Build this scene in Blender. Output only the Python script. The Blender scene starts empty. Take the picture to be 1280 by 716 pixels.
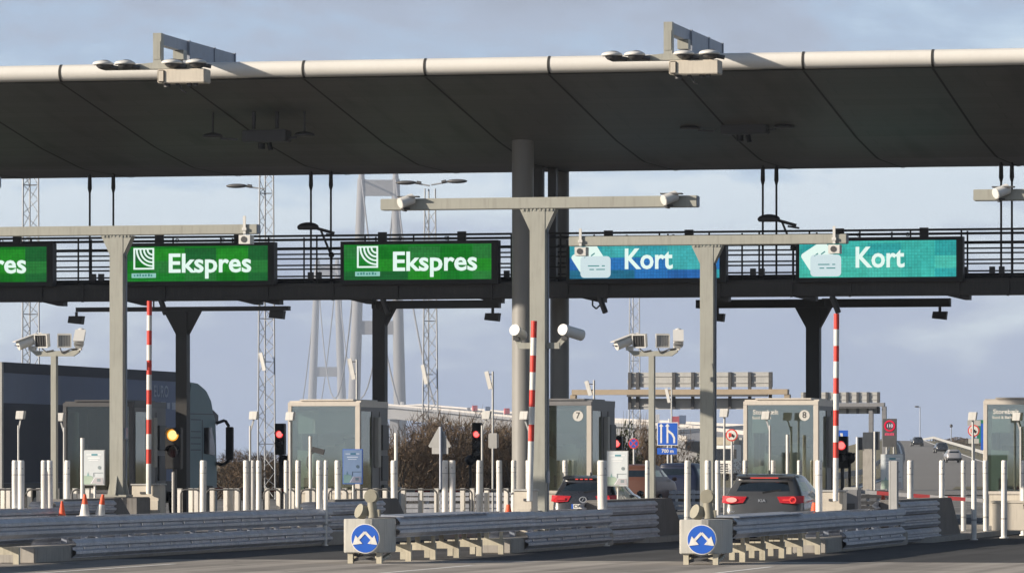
import bpy, bmesh, math, random
from mathutils import Vector, Matrix
random.seed(11)
SC = bpy.context.scene
COL = SC.collection
# ------------------------------------------------------------------ view, sky, sun
AZ = math.radians(12.83)                 # the lanes run off to the right of the line of sight
SA, CA = math.sin(AZ), math.cos(AZ)
FP, EYE, HOR = 6500.0, 1.75, 575.0       # focal length in pixels, eye height, horizon row
cam_d = bpy.data.cameras.new("camera")
cam = bpy.data.objects.new("camera", cam_d); COL.objects.link(cam)
cam.location = (0, 0, EYE); cam.rotation_euler = (math.radians(90), 0, AZ)
cam_d.sensor_width = 36.0; cam_d.lens = FP / 1280 * 36.0
cam_d.shift_y = (HOR - 358) / 1280
cam_d.clip_start = 1.0; cam_d.clip_end = 30000
SC.camera = cam
SUN_EL, SUN_B = math.radians(19), math.radians(60)   # behind the camera, to the left
to_sun = Vector((-math.sin(SUN_B) * math.cos(SUN_EL), -math.cos(SUN_B) * math.cos(SUN_EL), math.sin(SUN_EL)))
sd = bpy.data.lights.new("sun", 'SUN'); sd.energy = 4.9; sd.angle = math.radians(0.5); sd.color = (1.0, 0.885, 0.735)
so = bpy.data.objects.new("sun", sd); COL.objects.link(so)
so.rotation_euler = to_sun.to_track_quat('Z', 'Y').to_euler(); so.location = (0, 0, 60)
world = bpy.data.worlds.new("World"); SC.world = world; world.use_nodes = True
SC.view_settings.view_transform = 'Standard'; SC.view_settings.look = 'None'
SC.view_settings.gamma = 1.0; SC.view_settings.use_curve_mapping = False
SC.view_settings.exposure = 0.65
SC.cycles.max_bounces = 8; SC.cycles.transparent_max_bounces = 16; SC.cycles.volume_bounces = 0

def lin(r, g, b):
    f = lambda c: c / 12.92 if c <= 0.04045 else ((c + 0.055) / 1.055) ** 2.4
    return (f(r / 255), f(g / 255), f(b / 255), 1.0)

def build_sky():
    nt = world.node_tree; nt.nodes.clear(); N = nt.nodes.new; L = nt.links.new
    out = N('ShaderNodeOutputWorld'); mix = N('ShaderNodeMixShader')
    sky = N('ShaderNodeTexSky'); sky.sky_type = 'NISHITA'; sky.sun_disc = False
    sky.sun_elevation = SUN_EL; sky.sun_rotation = math.atan2(to_sun.x, to_sun.y)
    bg1 = N('ShaderNodeBackground'); bg1.inputs[1].default_value = 0.06
    L(sky.outputs[0], bg1.inputs[0])
    tc = N('ShaderNodeTexCoord'); sep = N('ShaderNodeSeparateXYZ'); L(tc.outputs['Generated'], sep.inputs[0])
    mp = N('ShaderNodeMapping'); mp.inputs['Scale'].default_value = (1.0, 1.0, 3.4); L(tc.outputs['Generated'], mp.inputs[0])
    n1 = N('ShaderNodeTexNoise'); n1.inputs['Scale'].default_value = 13; n1.inputs['Detail'].default_value = 7; n1.inputs['Roughness'].default_value = 0.56
    n1.inputs['Distortion'].default_value = 0.9
    L(mp.outputs[0], n1.inputs['Vector'])
    n2 = N('ShaderNodeTexNoise'); n2.inputs['Scale'].default_value = 42; n2.inputs['Detail'].default_value = 6; n2.inputs['Roughness'].default_value = 0.6
    L(mp.outputs[0], n2.inputs['Vector'])
    # cloud banks lie in layers: their height is warped by the noise
    m1 = N('ShaderNodeMath'); m1.operation = 'MULTIPLY_ADD'; m1.inputs[1].default_value = 0.085; m1.inputs[2].default_value = -0.0425
    L(n1.outputs['Fac'], m1.inputs[0])
    a1 = N('ShaderNodeMath'); a1.operation = 'ADD'; L(sep.outputs['Z'], a1.inputs[0]); L(m1.outputs[0], a1.inputs[1])
    m2 = N('ShaderNodeMath'); m2.operation = 'MULTIPLY_ADD'; m2.inputs[1].default_value = 0.045; m2.inputs[2].default_value = -0.0225
    L(n2.outputs['Fac'], m2.inputs[0])
    a2 = N('ShaderNodeMath'); a2.operation = 'ADD'; L(a1.outputs[0], a2.inputs[0]); L(m2.outputs[0], a2.inputs[1])
    sc = N('ShaderNodeMath'); sc.operation = 'MULTIPLY'; sc.inputs[1].default_value = 10.0; L(a2.outputs[0], sc.inputs[0])
    cr = N('ShaderNodeValToRGB'); L(sc.outputs[0], cr.inputs[0])
    stops = [(0.0, (152, 172, 204)), (0.12, (153, 171, 204)), (0.24, (160, 177, 207)), (0.32, (188, 203, 222)), (0.41, (215, 230, 240)),
             (0.56, (220, 234, 243)), (0.66, (186, 209, 230)), (0.76, (166, 189, 215)), (0.86, (164, 178, 200)), (1.0, (156, 167, 186))]
    e = cr.color_ramp.elements
    while len(e) < len(stops): e.new(0.5)
    for k, (p, c) in enumerate(stops): e[k].position = p; e[k].color = lin(*c)
    bg2 = N('ShaderNodeBackground'); bg2.inputs[1].default_value = SKY_K; L(cr.outputs[0], bg2.inputs[0])
    ss = N('ShaderNodeMapRange'); ss.interpolation_type = 'SMOOTHSTEP'
    ss.inputs['From Min'].default_value = 0.11; ss.inputs['From Max'].default_value = 0.24; L(sep.outputs['Z'], ss.inputs['Value'])
    L(ss.outputs[0], mix.inputs[0]); L(bg2.outputs[0], mix.inputs[1]); L(bg1.outputs[0], mix.inputs[2]); L(mix.outputs[0], out.inputs[0])
SKY_K = 0.70
build_sky()

# ------------------------------------------------------------------ where things stand
def gxy(px, d):
    t = (px - 640) / FP
    return d * (-SA + t * CA), d * (CA + t * SA)
def gz(py, d): return EYE + (HOR - py) * d / FP
def P(px, py, d):
    x, y = gxy(px, d); return Vector((x, y, gz(py, d)))
def x_at(px, Y):                        # where the ray of a column crosses a line across the lanes
    t = (px - 640) / FP; return Y * (-SA + t * CA) / (CA + t * SA)
def y_at(px, X):                        # ... and a line along the lanes
    t = (px - 640) / FP; return X * (CA + t * SA) / (-SA + t * CA)
def dep(x, y): return -x * SA + y * CA
def zz(py, x, y): return gz(py, dep(x, y))
S = lambda d: FP / d

# ------------------------------------------------------------------ materials
MATS = {}
def mat(name, col, rough=0.6, metal=0.0, var=0.12, scale=3.0, streak=0.0, dirt=None, spec=0.5, coat=0.0, rnd=0.06, bump=0.0, bscale=40):
    if name in MATS: return MATS[name]
    m = bpy.data.materials.new(name); m.use_nodes = True
    nt = m.node_tree; N = nt.nodes.new; L = nt.links.new
    b = nt.nodes['Principled BSDF']
    b.inputs['Roughness'].default_value = rough; b.inputs['Metallic'].default_value = metal
    b.inputs['Specular IOR Level'].default_value = spec; b.inputs['Coat Weight'].default_value = coat
    tc = N('ShaderNodeTexCoord')
    no = N('ShaderNodeTexNoise'); no.inputs['Scale'].default_value = scale; no.inputs['Detail'].default_value = 6; no.inputs['Roughness'].default_value = 0.65
    L(tc.outputs['Object'], no.inputs['Vector'])
    mr = N('ShaderNodeMapRange'); mr.inputs['From Min'].default_value = 0.25; mr.inputs['From Max'].default_value = 0.75
    mr.inputs['To Min'].default_value = 1 - var; mr.inputs['To Max'].default_value = 1 + var
    L(no.outputs['Fac'], mr.inputs['Value'])
    oi = N('ShaderNodeObjectInfo')
    mr2 = N('ShaderNodeMapRange'); mr2.inputs['To Min'].default_value = 1 - rnd; mr2.inputs['To Max'].default_value = 1 + rnd
    L(oi.outputs['Random'], mr2.inputs['Value'])
    mu = N('ShaderNodeMath'); mu.operation = 'MULTIPLY'; L(mr.outputs[0], mu.inputs[0]); L(mr2.outputs[0], mu.inputs[1])
    mx = N('ShaderNodeVectorMath'); mx.operation = 'SCALE'; mx.inputs[0].default_value = col[:3]; L(mu.outputs[0], mx.inputs['Scale'])
    last = mx.outputs[0]
    if streak > 0:
        mp = N('ShaderNodeMapping'); mp.inputs['Scale'].default_value = (9, 9, 0.7); L(tc.outputs['Object'], mp.inputs[0])
        n3 = N('ShaderNodeTexNoise'); n3.inputs['Scale'].default_value = 2.2; n3.inputs['Detail'].default_value = 5; L(mp.outputs[0], n3.inputs['Vector'])
        cr = N('ShaderNodeMapRange'); cr.inputs['From Min'].default_value = 0.5; cr.inputs['From Max'].default_value = 0.78
        cr.inputs['To Max'].default_value = streak; L(n3.outputs['Fac'], cr.inputs['Value'])
        mc = N('ShaderNodeMixRGB'); L(cr.outputs[0], mc.inputs[0]); L(last, mc.inputs[1])
        mc.inputs[2].default_value = dirt or (col[0] * .35, col[1] * .33, col[2] * .3, 1)
        last = mc.outputs[0]
    L(last, b.inputs['Base Color'])
    r2 = N('ShaderNodeMapRange'); r2.inputs['To Min'].default_value = max(.02, rough - .1); r2.inputs['To Max'].default_value = min(1, rough + .1)
    L(no.outputs['Fac'], r2.inputs['Value']); L(r2.outputs[0], b.inputs['Roughness'])
    if bump > 0:
        nb = N('ShaderNodeTexNoise'); nb.inputs['Scale'].default_value = bscale; nb.inputs['Detail'].default_value = 4; L(tc.outputs['Object'], nb.inputs['Vector'])
        bp = N('ShaderNodeBump'); bp.inputs['Strength'].default_value = bump; bp.inputs['Distance'].default_value = 0.02
        L(nb.outputs['Fac'], bp.inputs['Height']); L(bp.outputs[0], b.inputs['Normal'])
    MATS[name] = m; return m
def panel_mat(name, col):
    m = mat(name, col, .55, var=.14, scale=.5)
    nt = m.node_tree; N = nt.nodes.new; L = nt.links.new; b = nt.nodes['Principled BSDF']; src = b.inputs['Base Color'].links[0].from_socket
    tc = N('ShaderNodeTexCoord'); br = N('ShaderNodeTexBrick'); br.inputs['Scale'].default_value = 1.0
    br.inputs['Brick Width'].default_value = 5.8; br.inputs['Row Height'].default_value = .62; br.inputs['Mortar Size'].default_value = .012; br.inputs['Bias'].default_value = 0
    br.inputs['Color1'].default_value = (.93, .93, .93, 1); br.inputs['Color2'].default_value = (1.06, 1.06, 1.06, 1); br.inputs['Mortar'].default_value = (.68, .68, .68, 1); br.offset = .37
    L(tc.outputs['Object'], br.inputs['Vector'])
    mp = N('ShaderNodeMapping'); mp.inputs['Scale'].default_value = (1.1, .12, 1); L(tc.outputs['Object'], mp.inputs[0])
    n = N('ShaderNodeTexNoise'); n.inputs['Scale'].default_value = 1.3; n.inputs['Detail'].default_value = 5; L(mp.outputs[0], n.inputs['Vector'])
    r = N('ShaderNodeMapRange'); r.inputs['From Min'].default_value = .54; r.inputs['From Max'].default_value = .72; r.inputs['To Min'].default_value = 1; r.inputs['To Max'].default_value = .72; L(n.outputs['Fac'], r.inputs['Value'])
    a = N('ShaderNodeMixRGB'); a.blend_type = 'MULTIPLY'; a.inputs[0].default_value = 1; L(src, a.inputs[1]); L(br.outputs['Color'], a.inputs[2])
    v = N('ShaderNodeVectorMath'); v.operation = 'SCALE'; L(a.outputs[0], v.inputs[0]); L(r.outputs[0], v.inputs['Scale']); L(v.outputs[0], b.inputs['Base Color']); return m
def glow(name, col, k=1.0, blocks=None, dark=(0.01, 0.012, 0.012)):
    """a lit screen or lamp; blocks = [colours] breaks a screen into its tiles"""
    if name in MATS: return MATS[name]
    m = bpy.data.materials.new(name); m.use_nodes = True
    nt = m.node_tree; N = nt.nodes.new; L = nt.links.new; nt.nodes.clear()
    out = N('ShaderNodeOutputMaterial'); em = N('ShaderNodeEmission'); em.inputs[1].default_value = k
    em.inputs[0].default_value = (*col[:3], 1)
    if blocks is not None:
        tc = N('ShaderNodeTexCoord')
        def snapped(sx, sz, off):
            mp = N('ShaderNodeMapping'); mp.inputs['Scale'].default_value = (sx, 0.0, sz); mp.inputs['Location'].default_value = (off, 0, off * .7)
            L(tc.outputs['Object'], mp.inputs[0])
            fl = N('ShaderNodeVectorMath'); fl.operation = 'FLOOR'; L(mp.outputs[0], fl.inputs[0])
            wn = N('ShaderNodeTexWhiteNoise'); wn.noise_dimensions = '3D'; L(fl.outputs[0], wn.inputs['Vector']); return wn
        w1 = snapped(1.15, 3.1, 3.3); w2 = snapped(2.6, 6.3, 9.1); w3 = snapped(14, 14, 1.7)
        cr = N('ShaderNodeValToRGB'); cr.color_ramp.interpolation = 'CONSTANT'
        e = cr.color_ramp.elements
        while len(e) < len(blocks): e.new(0.5)
        for q, c in enumerate(blocks): e[q].position = q / len(blocks); e[q].color = (*c[:3], 1)
        L(w1.outputs['Value'], cr.inputs[0])
        def tone(w, lo, hi, src):
            mr = N('ShaderNodeMapRange'); mr.inputs['To Min'].default_value = lo; mr.inputs['To Max'].default_value = hi; L(w.outputs['Value'], mr.inputs['Value'])
            v = N('ShaderNodeVectorMath'); v.operation = 'SCALE'; L(src, v.inputs[0]); L(mr.outputs[0], v.inputs['Scale']); return v.outputs[0]
        c = tone(w2, .88, 1.10, cr.outputs[0]); c = tone(w3, .9, 1.1, c)
        br = N('ShaderNodeTexBrick'); br.offset = 0; br.inputs['Color1'].default_value = br.inputs['Color2'].default_value = (1, 1, 1, 1)
        br.inputs['Mortar'].default_value = (.8, .8, .8, 1); br.inputs['Scale'].default_value = 1.0
        br.inputs['Brick Width'].default_value = 0.08; br.inputs['Row Height'].default_value = 0.08; br.inputs['Mortar Size'].default_value = 0.010
        sx = N('ShaderNodeSeparateXYZ'); L(tc.outputs['Object'], sx.inputs[0]); cx = N('ShaderNodeCombineXYZ'); L(sx.outputs['X'], cx.inputs['X']); L(sx.outputs['Z'], cx.inputs['Y'])
        L(cx.outputs[0], br.inputs['Vector'])
        mm = N('ShaderNodeMixRGB'); mm.blend_type = 'MULTIPLY'; mm.inputs[0].default_value = 1; L(c, mm.inputs[1]); L(br.outputs['Color'], mm.inputs[2])
        L(mm.outputs[0], em.inputs[0])
    L(em.outputs[0], out.inputs[0])
    MATS[name] = m; return m
def glass(name, tint, trans=0.55, rough=0.03):
    if name in MATS: return MATS[name]
    m = bpy.data.materials.new(name); m.use_nodes = True
    nt = m.node_tree; N = nt.nodes.new; L = nt.links.new; nt.nodes.clear()
    out = N('ShaderNodeOutputMaterial'); g = N('ShaderNodeBsdfGlossy'); g.inputs['Roughness'].default_value = rough; g.inputs[0].default_value = (.93, .93, .80, 1)
    t = N('ShaderNodeBsdfTransparent'); t.inputs[0].default_value = (*tint, 1)
    fr = N('ShaderNodeFresnel'); fr.inputs[0].default_value = 1.6
    ad = N('ShaderNodeMath'); ad.operation = 'MULTIPLY_ADD'; ad.inputs[1].default_value = 0.9; ad.inputs[2].default_value = 1 - trans - .18; ad.use_clamp = True
    L(fr.outputs[0], ad.inputs[0])
    mx = N('ShaderNodeMixShader'); L(ad.outputs[0], mx.inputs[0]); L(t.outputs[0], mx.inputs[1]); L(g.outputs[0], mx.inputs[2]); L(mx.outputs[0], out.inputs[0])
    MATS[name] = m; return m

def road_mat(name, col, rough=.9, crack=.5):
    """paving with wheel tracks, oil spots, cut patches and fine cracks"""
    m = mat(name, col, rough, var=.2, scale=.6, bump=.25, bscale=22)
    nt = m.node_tree; N = nt.nodes.new; L = nt.links.new; b = nt.nodes['Principled BSDF']
    src = b.inputs['Base Color'].links[0].from_socket
    tc = N('ShaderNodeTexCoord')
    def noise(sc, s, d=4):
        mp = N('ShaderNodeMapping'); mp.inputs['Scale'].default_value = sc; L(tc.outputs['Object'], mp.inputs[0])
        n = N('ShaderNodeTexNoise'); n.inputs['Scale'].default_value = s; n.inputs['Detail'].default_value = d; L(mp.outputs[0], n.inputs['Vector']); return n.outputs['Fac']
    def rng(v, a, b_, c, d):
        r = N('ShaderNodeMapRange'); r.inputs['From Min'].default_value = a; r.inputs['From Max'].default_value = b_; r.inputs['To Min'].default_value = c; r.inputs['To Max'].default_value = d
        L(v, r.inputs['Value']); return r.outputs[0]
    def mul(a, f):
        v = N('ShaderNodeVectorMath'); v.operation = 'SCALE'; L(a, v.inputs[0]); L(f, v.inputs['Scale']); return v.outputs[0]
    c = mul(src, rng(noise((1.4, .02, 1), 1.0, 3), .42, .62, .72, 1.14))            # wheel tracks along the lanes
    c = mul(c, rng(noise((1, 1, 1), .9, 2), .60, .72, 1.0, .55))                     # oil and damp spots
    vo = N('ShaderNodeTexVoronoi'); vo.inputs['Scale'].default_value = .11; L(tc.outputs['Object'], vo.inputs['Vector'])
    sp = N('ShaderNodeSeparateColor'); L(vo.outputs['Color'], sp.inputs[0]); c = mul(c, rng(sp.outputs[0], 0, 1, .82, 1.18))   # cut patches
    ve = N('ShaderNodeTexVoronoi'); ve.feature = 'DISTANCE_TO_EDGE'; ve.inputs['Scale'].default_value = .23
    wv = N('ShaderNodeTexNoise'); wv.inputs['Scale'].default_value = .7; L(tc.outputs['Object'], wv.inputs['Vector'])
    wa = N('ShaderNodeMixRGB'); wa.blend_type = 'ADD'; wa.inputs[0].default_value = 1.6; L(tc.outputs['Object'], wa.inputs[1]); L(wv.outputs['Color'], wa.inputs[2]); L(wa.outputs[0], ve.inputs['Vector'])
    c = mul(c, rng(ve.outputs['Distance'], .002, .009, crack, 1.0))                  # sealed cracks
    L(c, b.inputs['Base Color']); return m
M = dict(
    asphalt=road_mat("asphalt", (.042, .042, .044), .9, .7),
    pale_asphalt=road_mat("pale_paving", (.30, .275, .245), .9, .74),
    soil=mat("winter_grass", (.12, .105, .055), .95, var=.35, scale=.15),
    kerb=mat("kerb_concrete", (.36, .34, .31), .85, var=.18, scale=2, streak=.4),
    white_line=mat("road_paint", (.72, .71, .68), .7, var=.2, scale=4),
    beige=mat("beige_painted_steel", (.345, .345, .305), .5, var=.09, scale=1.6, streak=.34, rnd=.02),
    char=mat("charcoal_painted_steel", (.030, .029, .029), .55, var=.2, scale=1.5),
    beam=mat("dark_beam_paint", (.045, .043, .043), .5, var=.25, scale=.9, streak=.3, dirt=(.1, .09, .08, 1)),
    canopy=panel_mat("canopy_underside_panels", (.112, .110, .105)),
    fascia=mat("fascia_sheet", (.66, .64, .60), .42, var=.05, scale=.7, streak=.10, dirt=(.4, .37, .33, 1)),
    seam=mat("dark_joint", (.035, .034, .033), .8),
    column=mat("column_paint", (.25, .245, .235), .42, var=.06, scale=.8, streak=.12),
    galv=mat("galvanised_steel", (.33, .36, .42), .5, metal=.55, var=.2, scale=2.2, streak=.35, dirt=(.13, .14, .17, 1), rnd=.12),
    rail=mat("guardrail_zinc", (.56, .575, .62), .5, metal=.2, var=.22, scale=2.5, streak=.45, dirt=(.15, .16, .19, 1), rnd=.12),
    bolt=mat("bright_bolts", (.75, .76, .78), .3, metal=.8),
    white=mat("white_paint", (.72, .705, .67), .5, var=.09, scale=5, streak=.5, dirt=(.36, .33, .29, 1), rnd=.09),
    offwhite=mat("offwhite_post", (.70, .67, .62), .6, var=.1, scale=5, streak=.35, dirt=(.4, .36, .3, 1), rnd=.12),
    red=mat("signal_red_paint", (.62, .045, .03), .5, var=.1),
    orange=mat("cone_orange", (.75, .10, .03), .6, var=.1),
    concrete=mat("cast_concrete", (.37, .345, .31), .9, var=.18, scale=1.8, streak=.45, bump=.2),
    dconc=mat("weathered_concrete", (.19, .18, .17), .92, var=.2, scale=1.6, streak=.5, bump=.2),
    lampbody=mat("dull_lamp_housing", (.27, .255, .20), .6, var=.15, scale=6),
    yframe=mat("cream_steel_frame", (.50, .46, .36), .6, var=.18, scale=5, streak=.4),
    nose=mat("nose_panel_paint", (.53, .515, .47), .55, var=.1, scale=3, streak=.4),
    blue=mat("sign_blue", (.012, .10, .50), .45, var=.05),
    black=mat("black_plastic", (.012, .012, .013), .5, var=.2),
    dgrey=mat("dark_grey_metal", (.07, .07, .073), .5, var=.15),
    mgrey=mat("mid_grey_panel", (.21, .21, .22), .5, var=.1, streak=.2),
    lgrey=mat("light_grey_panel", (.42, .42, .41), .55, var=.1, streak=.25),
    frame=mat("booth_aluminium", (.60, .555, .50), .42, var=.05, scale=3, streak=.2),
    cream=mat("cream_panel", (.58, .53, .45), .6, var=.07, streak=.25),
    inner=mat("booth_interior", (.62, .66, .63), .8, var=.15, scale=1),
    inner2=mat("booth_interior_dark", (.16, .175, .175), .8, var=.2, scale=1),
    cam_white=mat("camera_housing", (.66, .65, .62), .4, var=.05),
    lens=mat("lens_glass", (.01, .01, .012), .1, spec=.8),
    steelpole=mat("pale_steel_pole", (.48, .48, .47), .5, metal=.2, var=.1),
    lattice=mat("lattice_steel", (.34, .355, .38), .5, metal=.3, var=.15),
    rubber=mat("tyre_rubber", (.018, .018, .018), .85),
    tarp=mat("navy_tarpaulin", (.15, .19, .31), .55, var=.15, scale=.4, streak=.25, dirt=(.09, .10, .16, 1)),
    tarp_dark=mat("dark_navy", (.012, .017, .042), .6, var=.2, scale=.4),
    text_grey=mat("faded_lettering", (.55, .57, .64), .6, var=.2, scale=8),
    cab=mat("cab_paint", (.24, .31, .30), .55, var=.08, spec=.25),
    plate=mat("number_plate", (.78, .78, .76), .5, var=.04),
    bridge=mat("bridge_concrete", (.24, .24, .25), .9, var=.06, scale=.02),
    twig=mat("bare_twigs", (.10, .068, .042), .95, var=.5, scale=.9, rnd=.25),
    leaf=mat("dark_evergreen", (.040, .046, .026), .9, var=.5, scale=1.2, rnd=.2),
    bark=mat("bark", (.09, .07, .05), .95, var=.3, scale=6),
    green=mat("sign_green", (.01, .16, .10), .5),
    hivis=mat("hi_vis_sleeve", (.55, .62, .06), .6),
    poster=mat("poster_paper", (.62, .66, .68), .5, var=.06),
)
G_booth = glass("booth_glass", (.80, .87, .84), .50)
G_dark = glass("booth_dark_glass", (.42, .46, .48), .74)
G_side = glass("booth_side_glass", (.66, .76, .76), .62)
G_car = glass("car_glass", (.10, .12, .12), .62)

# ------------------------------------------------------------------ mesh builder
class MB:
    def __init__(s): s.v, s.f, s.m, s.s = [], [], [], []
    def add(s, vs, fs, m=0, smooth=False):
        o = len(s.v); s.v += [Vector(p) for p in vs]
        for f in fs: s.f.append([o + i for i in f]); s.m.append(m); s.s.append(smooth)
        return s
    def box(s, x0, x1, y0, y1, z0, z1, m=0):
        return s.add([(x0, y0, z0), (x1, y0, z0), (x1, y1, z0), (x0, y1, z0), (x0, y0, z1), (x1, y0, z1), (x1, y1, z1), (x0, y1, z1)],
                     [(3, 2, 1, 0), (4, 5, 6, 7), (0, 1, 5, 4), (1, 2, 6, 5), (2, 3, 7, 6), (3, 0, 4, 7)], m)
    def beam(s, p, q, w, h, m=0, up=(0, 0, 1)):
        p, q = Vector(p), Vector(q); d = (q - p).normalized(); up = Vector(up)
        if abs(d.dot(up)) > .98: up = Vector((0, 1, 0))
        a = d.cross(up).normalized() * w / 2; b = a.cross(d).normalized() * h / 2
        vs = [e + i * a + j * b for e in (p, q) for i, j in ((-1, -1), (1, -1), (1, 1), (-1, 1))]
        return s.add(vs, [(0, 1, 2, 3), (7, 6, 5, 4), (0, 4, 5, 1), (1, 5, 6, 2), (2, 6, 7, 3), (3, 7, 4, 0)], m)
    def cyl(s, p, q, r0, r1=None, n=12, m=0, caps=True):
        p, q = Vector(p), Vector(q); r1 = r0 if r1 is None else r1
        d = (q - p).normalized(); a = d.orthogonal().normalized(); b = d.cross(a)
        ring = lambda c, r: [c + (a * math.cos(2 * math.pi * k / n) + b * math.sin(2 * math.pi * k / n)) * r for k in range(n)]
        s.add(ring(p, r0) + ring(q, r1), [(k, (k + 1) % n, n + (k + 1) % n, n + k) for k in range(n)], m, True)
        if caps:
            s.add(ring(p, r0), [tuple(range(n))[::-1]], m); s.add(ring(q, r1), [tuple(range(n))], m)
        return s
    def tube(s, pts, r, n=8, m=0):
        for a, b in zip(pts[:-1], pts[1:]): s.cyl(a, b, r, n=n, m=m)
        return s
    def prism(s, poly, axis, a, b, m=0):
        def pt(u, v, w): return {'x': (w, u, v), 'y': (u, w, v), 'z': (u, v, w)}[axis]
        n = len(poly)
        vs = [pt(u, v, a) for u, v in poly] + [pt(u, v, b) for u, v in poly]
        fs = [tuple(range(n)), tuple(range(2 * n - 1, n - 1, -1))] + [(k, n + k, n + (k + 1) % n, (k + 1) % n) for k in range(n)]
        return s.add(vs, fs, m)
    def ell(s, c, rx, ry, rz, n=14, k=8, m=0, z0=-1.0):
        vs, fs = [], []
        t0 = math.asin(max(-1, min(1, z0)))
        for i in range(k + 1):
            t = t0 + (math.pi / 2 - t0) * i / k
            for j in range(n):
                a = 2 * math.pi * j / n
                vs.append((c[0] + rx * math.cos(t) * math.cos(a), c[1] + ry * math.cos(t) * math.sin(a), c[2] + rz * math.sin(t)))
        for i in range(k):
            for j in range(n): fs.append((i * n + j, i * n + (j + 1) % n, (i + 1) * n + (j + 1) % n, (i + 1) * n + j))
        fs.append(tuple(range(n))[::-1])
        return s.add(vs, fs, m, True)
    def disc(s, c, r, y0, y1, n=28, m=0):       # a disc that faces the road user
        return s.cyl((c[0], y0, c[1]), (c[0], y1, c[1]), r, n=n, m=m)
    def ring(s, c, r0, r1, y0, y1, n=28, m=0, a0=0, a1=2 * math.pi):
        k = n; vs = []
        for i in range(k + 1):
            a = a0 + (a1 - a0) * i / k
            for r in (r0, r1):
                for y in (y0, y1): vs.append((c[0] + r * math.cos(a), y, c[1] + r * math.sin(a)))
        fs = []
        for i in range(k):
            b = 4 * i; fs += [(b, b + 2, b + 6, b + 4), (b + 1, b + 5, b + 7, b + 3), (b + 2, b + 3, b + 7, b + 6), (b, b + 4, b + 5, b + 1)]
        return s.add(vs, fs, m)
    def mesh(s, name, mats, off=None, bevel=0):
        me = bpy.data.meshes.new(name)
        o = off or Vector((0, 0, 0))
        me.from_pydata([tuple(p - o) for p in s.v], [], s.f)
        for mm in (mats if isinstance(mats, (list, tuple)) else [mats]): me.materials.append(mm)
        me.polygons.foreach_set('material_index', s.m); me.polygons.foreach_set('use_smooth', s.s)
        bm = bmesh.new(); bm.from_mesh(me)
        bmesh.ops.recalc_face_normals(bm, faces=bm.faces)
        if bevel > 0:
            bmesh.ops.remove_doubles(bm, verts=bm.verts, dist=1e-5)
            es = [e for e in bm.edges if len(e.link_faces) == 2 and e.calc_face_angle(0) > .6]
            bmesh.ops.bevel(bm, geom=es, offset=bevel, segments=2, affect='EDGES', clamp_overlap=True)
        bm.to_mesh(me); bm.free(); me.update()
        return me
def tag(o, label, cat, group=None, kind=None):
    if label: o['label'] = label
    if cat: o['category'] = cat
    if group: o['group'] = group
    if kind: o['kind'] = kind
    return o
def thing(name, label, cat, loc=(0, 0, 0), rz=0, group=None):
    o = bpy.data.objects.new(name, None); COL.objects.link(o); o.empty_display_size = .3
    o.location = loc; o.rotation_euler = (0, 0, rz); return tag(o, label, cat, group)
def each_part(name, mb, mats, parent, world=False, bevel=0, n=None):
    """one part for every loose piece of the mesh"""
    adj = {i: i for i in range(len(mb.v))}
    def root(i):
        while adj[i] != i: adj[i] = adj[adj[i]]; i = adj[i]
        return i
    for f in mb.f:
        for a in f[1:]: adj[root(a)] = root(f[0])
    groups = {}
    for f, m, s in zip(mb.f, mb.m, mb.s): groups.setdefault(root(f[0]), []).append((f, m, s))
    out = []
    for g in groups.values():
        q = MB(); idx = {}
        for f, m, s in g:
            for i in f:
                if i not in idx: idx[i] = len(q.v); q.v.append(mb.v[i])
            q.f.append([idx[i] for i in f]); q.m.append(m); q.s.append(s)
        out.append(part(name, q, mats, parent, world, bevel))
    return out
def part(name, mb, mats, parent, world=False, bevel=0, label=None):
    off = None
    if world:
        off = Vector(parent.location); q = parent.parent
        while q: off += Vector(q.location); q = q.parent
    o = bpy.data.objects.new(name, mb.mesh(name, mats, off, bevel)); COL.objects.link(o); o.parent = parent
    if label: o['label'] = label
    return o
def solo(name, mb, mats, label, cat, loc=(0, 0, 0), group=None, kind=None, rz=0, bevel=0):
    o = bpy.data.objects.new(name, mb.mesh(name, mats, None, bevel)); COL.objects.link(o)
    o.location = loc; o.rotation_euler = (0, 0, rz); return tag(o, label, cat, group, kind)
def struct(name, mb, mats, bevel=0):
    o = bpy.data.objects.new(name, mb.mesh(name, mats, None, bevel)); COL.objects.link(o); o['kind'] = 'structure'; return o
def dup(root, loc, label=None, group=None, rz=None):
    r = root.copy(); COL.objects.link(r); r.location = loc
    if rz is not None: r.rotation_euler = (0, 0, rz)
    if label: r['label'] = label
    if group: r['group'] = group
    for ch in root.children:
        c = ch.copy(); COL.objects.link(c); c.parent = r
        for g in ch.children:
            e = g.copy(); COL.objects.link(e); e.parent = c
    return r
FONTS = {}
def lettering(name, txt, size, m, parent, x, y, z, bold=.02, align='LEFT', sx=1.0, rot=0.0, face_x=False, depth=.004):
    """raised letters facing the road user (or the +X side)"""
    cu = bpy.data.curves.new(name, 'FONT'); cu.body = txt; cu.size = size; cu.extrude = depth; cu.offset = bold * size
    cu.align_x = align; cu.align_y = 'CENTER'; cu.resolution_u = 3
    tmp = bpy.data.objects.new(name + "_tmp", cu); COL.objects.link(tmp)
    me = bpy.data.meshes.new_from_object(tmp.evaluated_get(bpy.context.evaluated_depsgraph_get()))
    bpy.data.objects.remove(tmp)
    me.materials.clear(); me.materials.append(m)
    o = bpy.data.objects.new(name, me); COL.objects.link(o); o.parent = parent
    o.location = (x, y, z); o.rotation_euler = (math.pi / 2, rot, math.pi / 2 if face_x else 0); o.scale = (sx, 1, 1)
    return o

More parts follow.
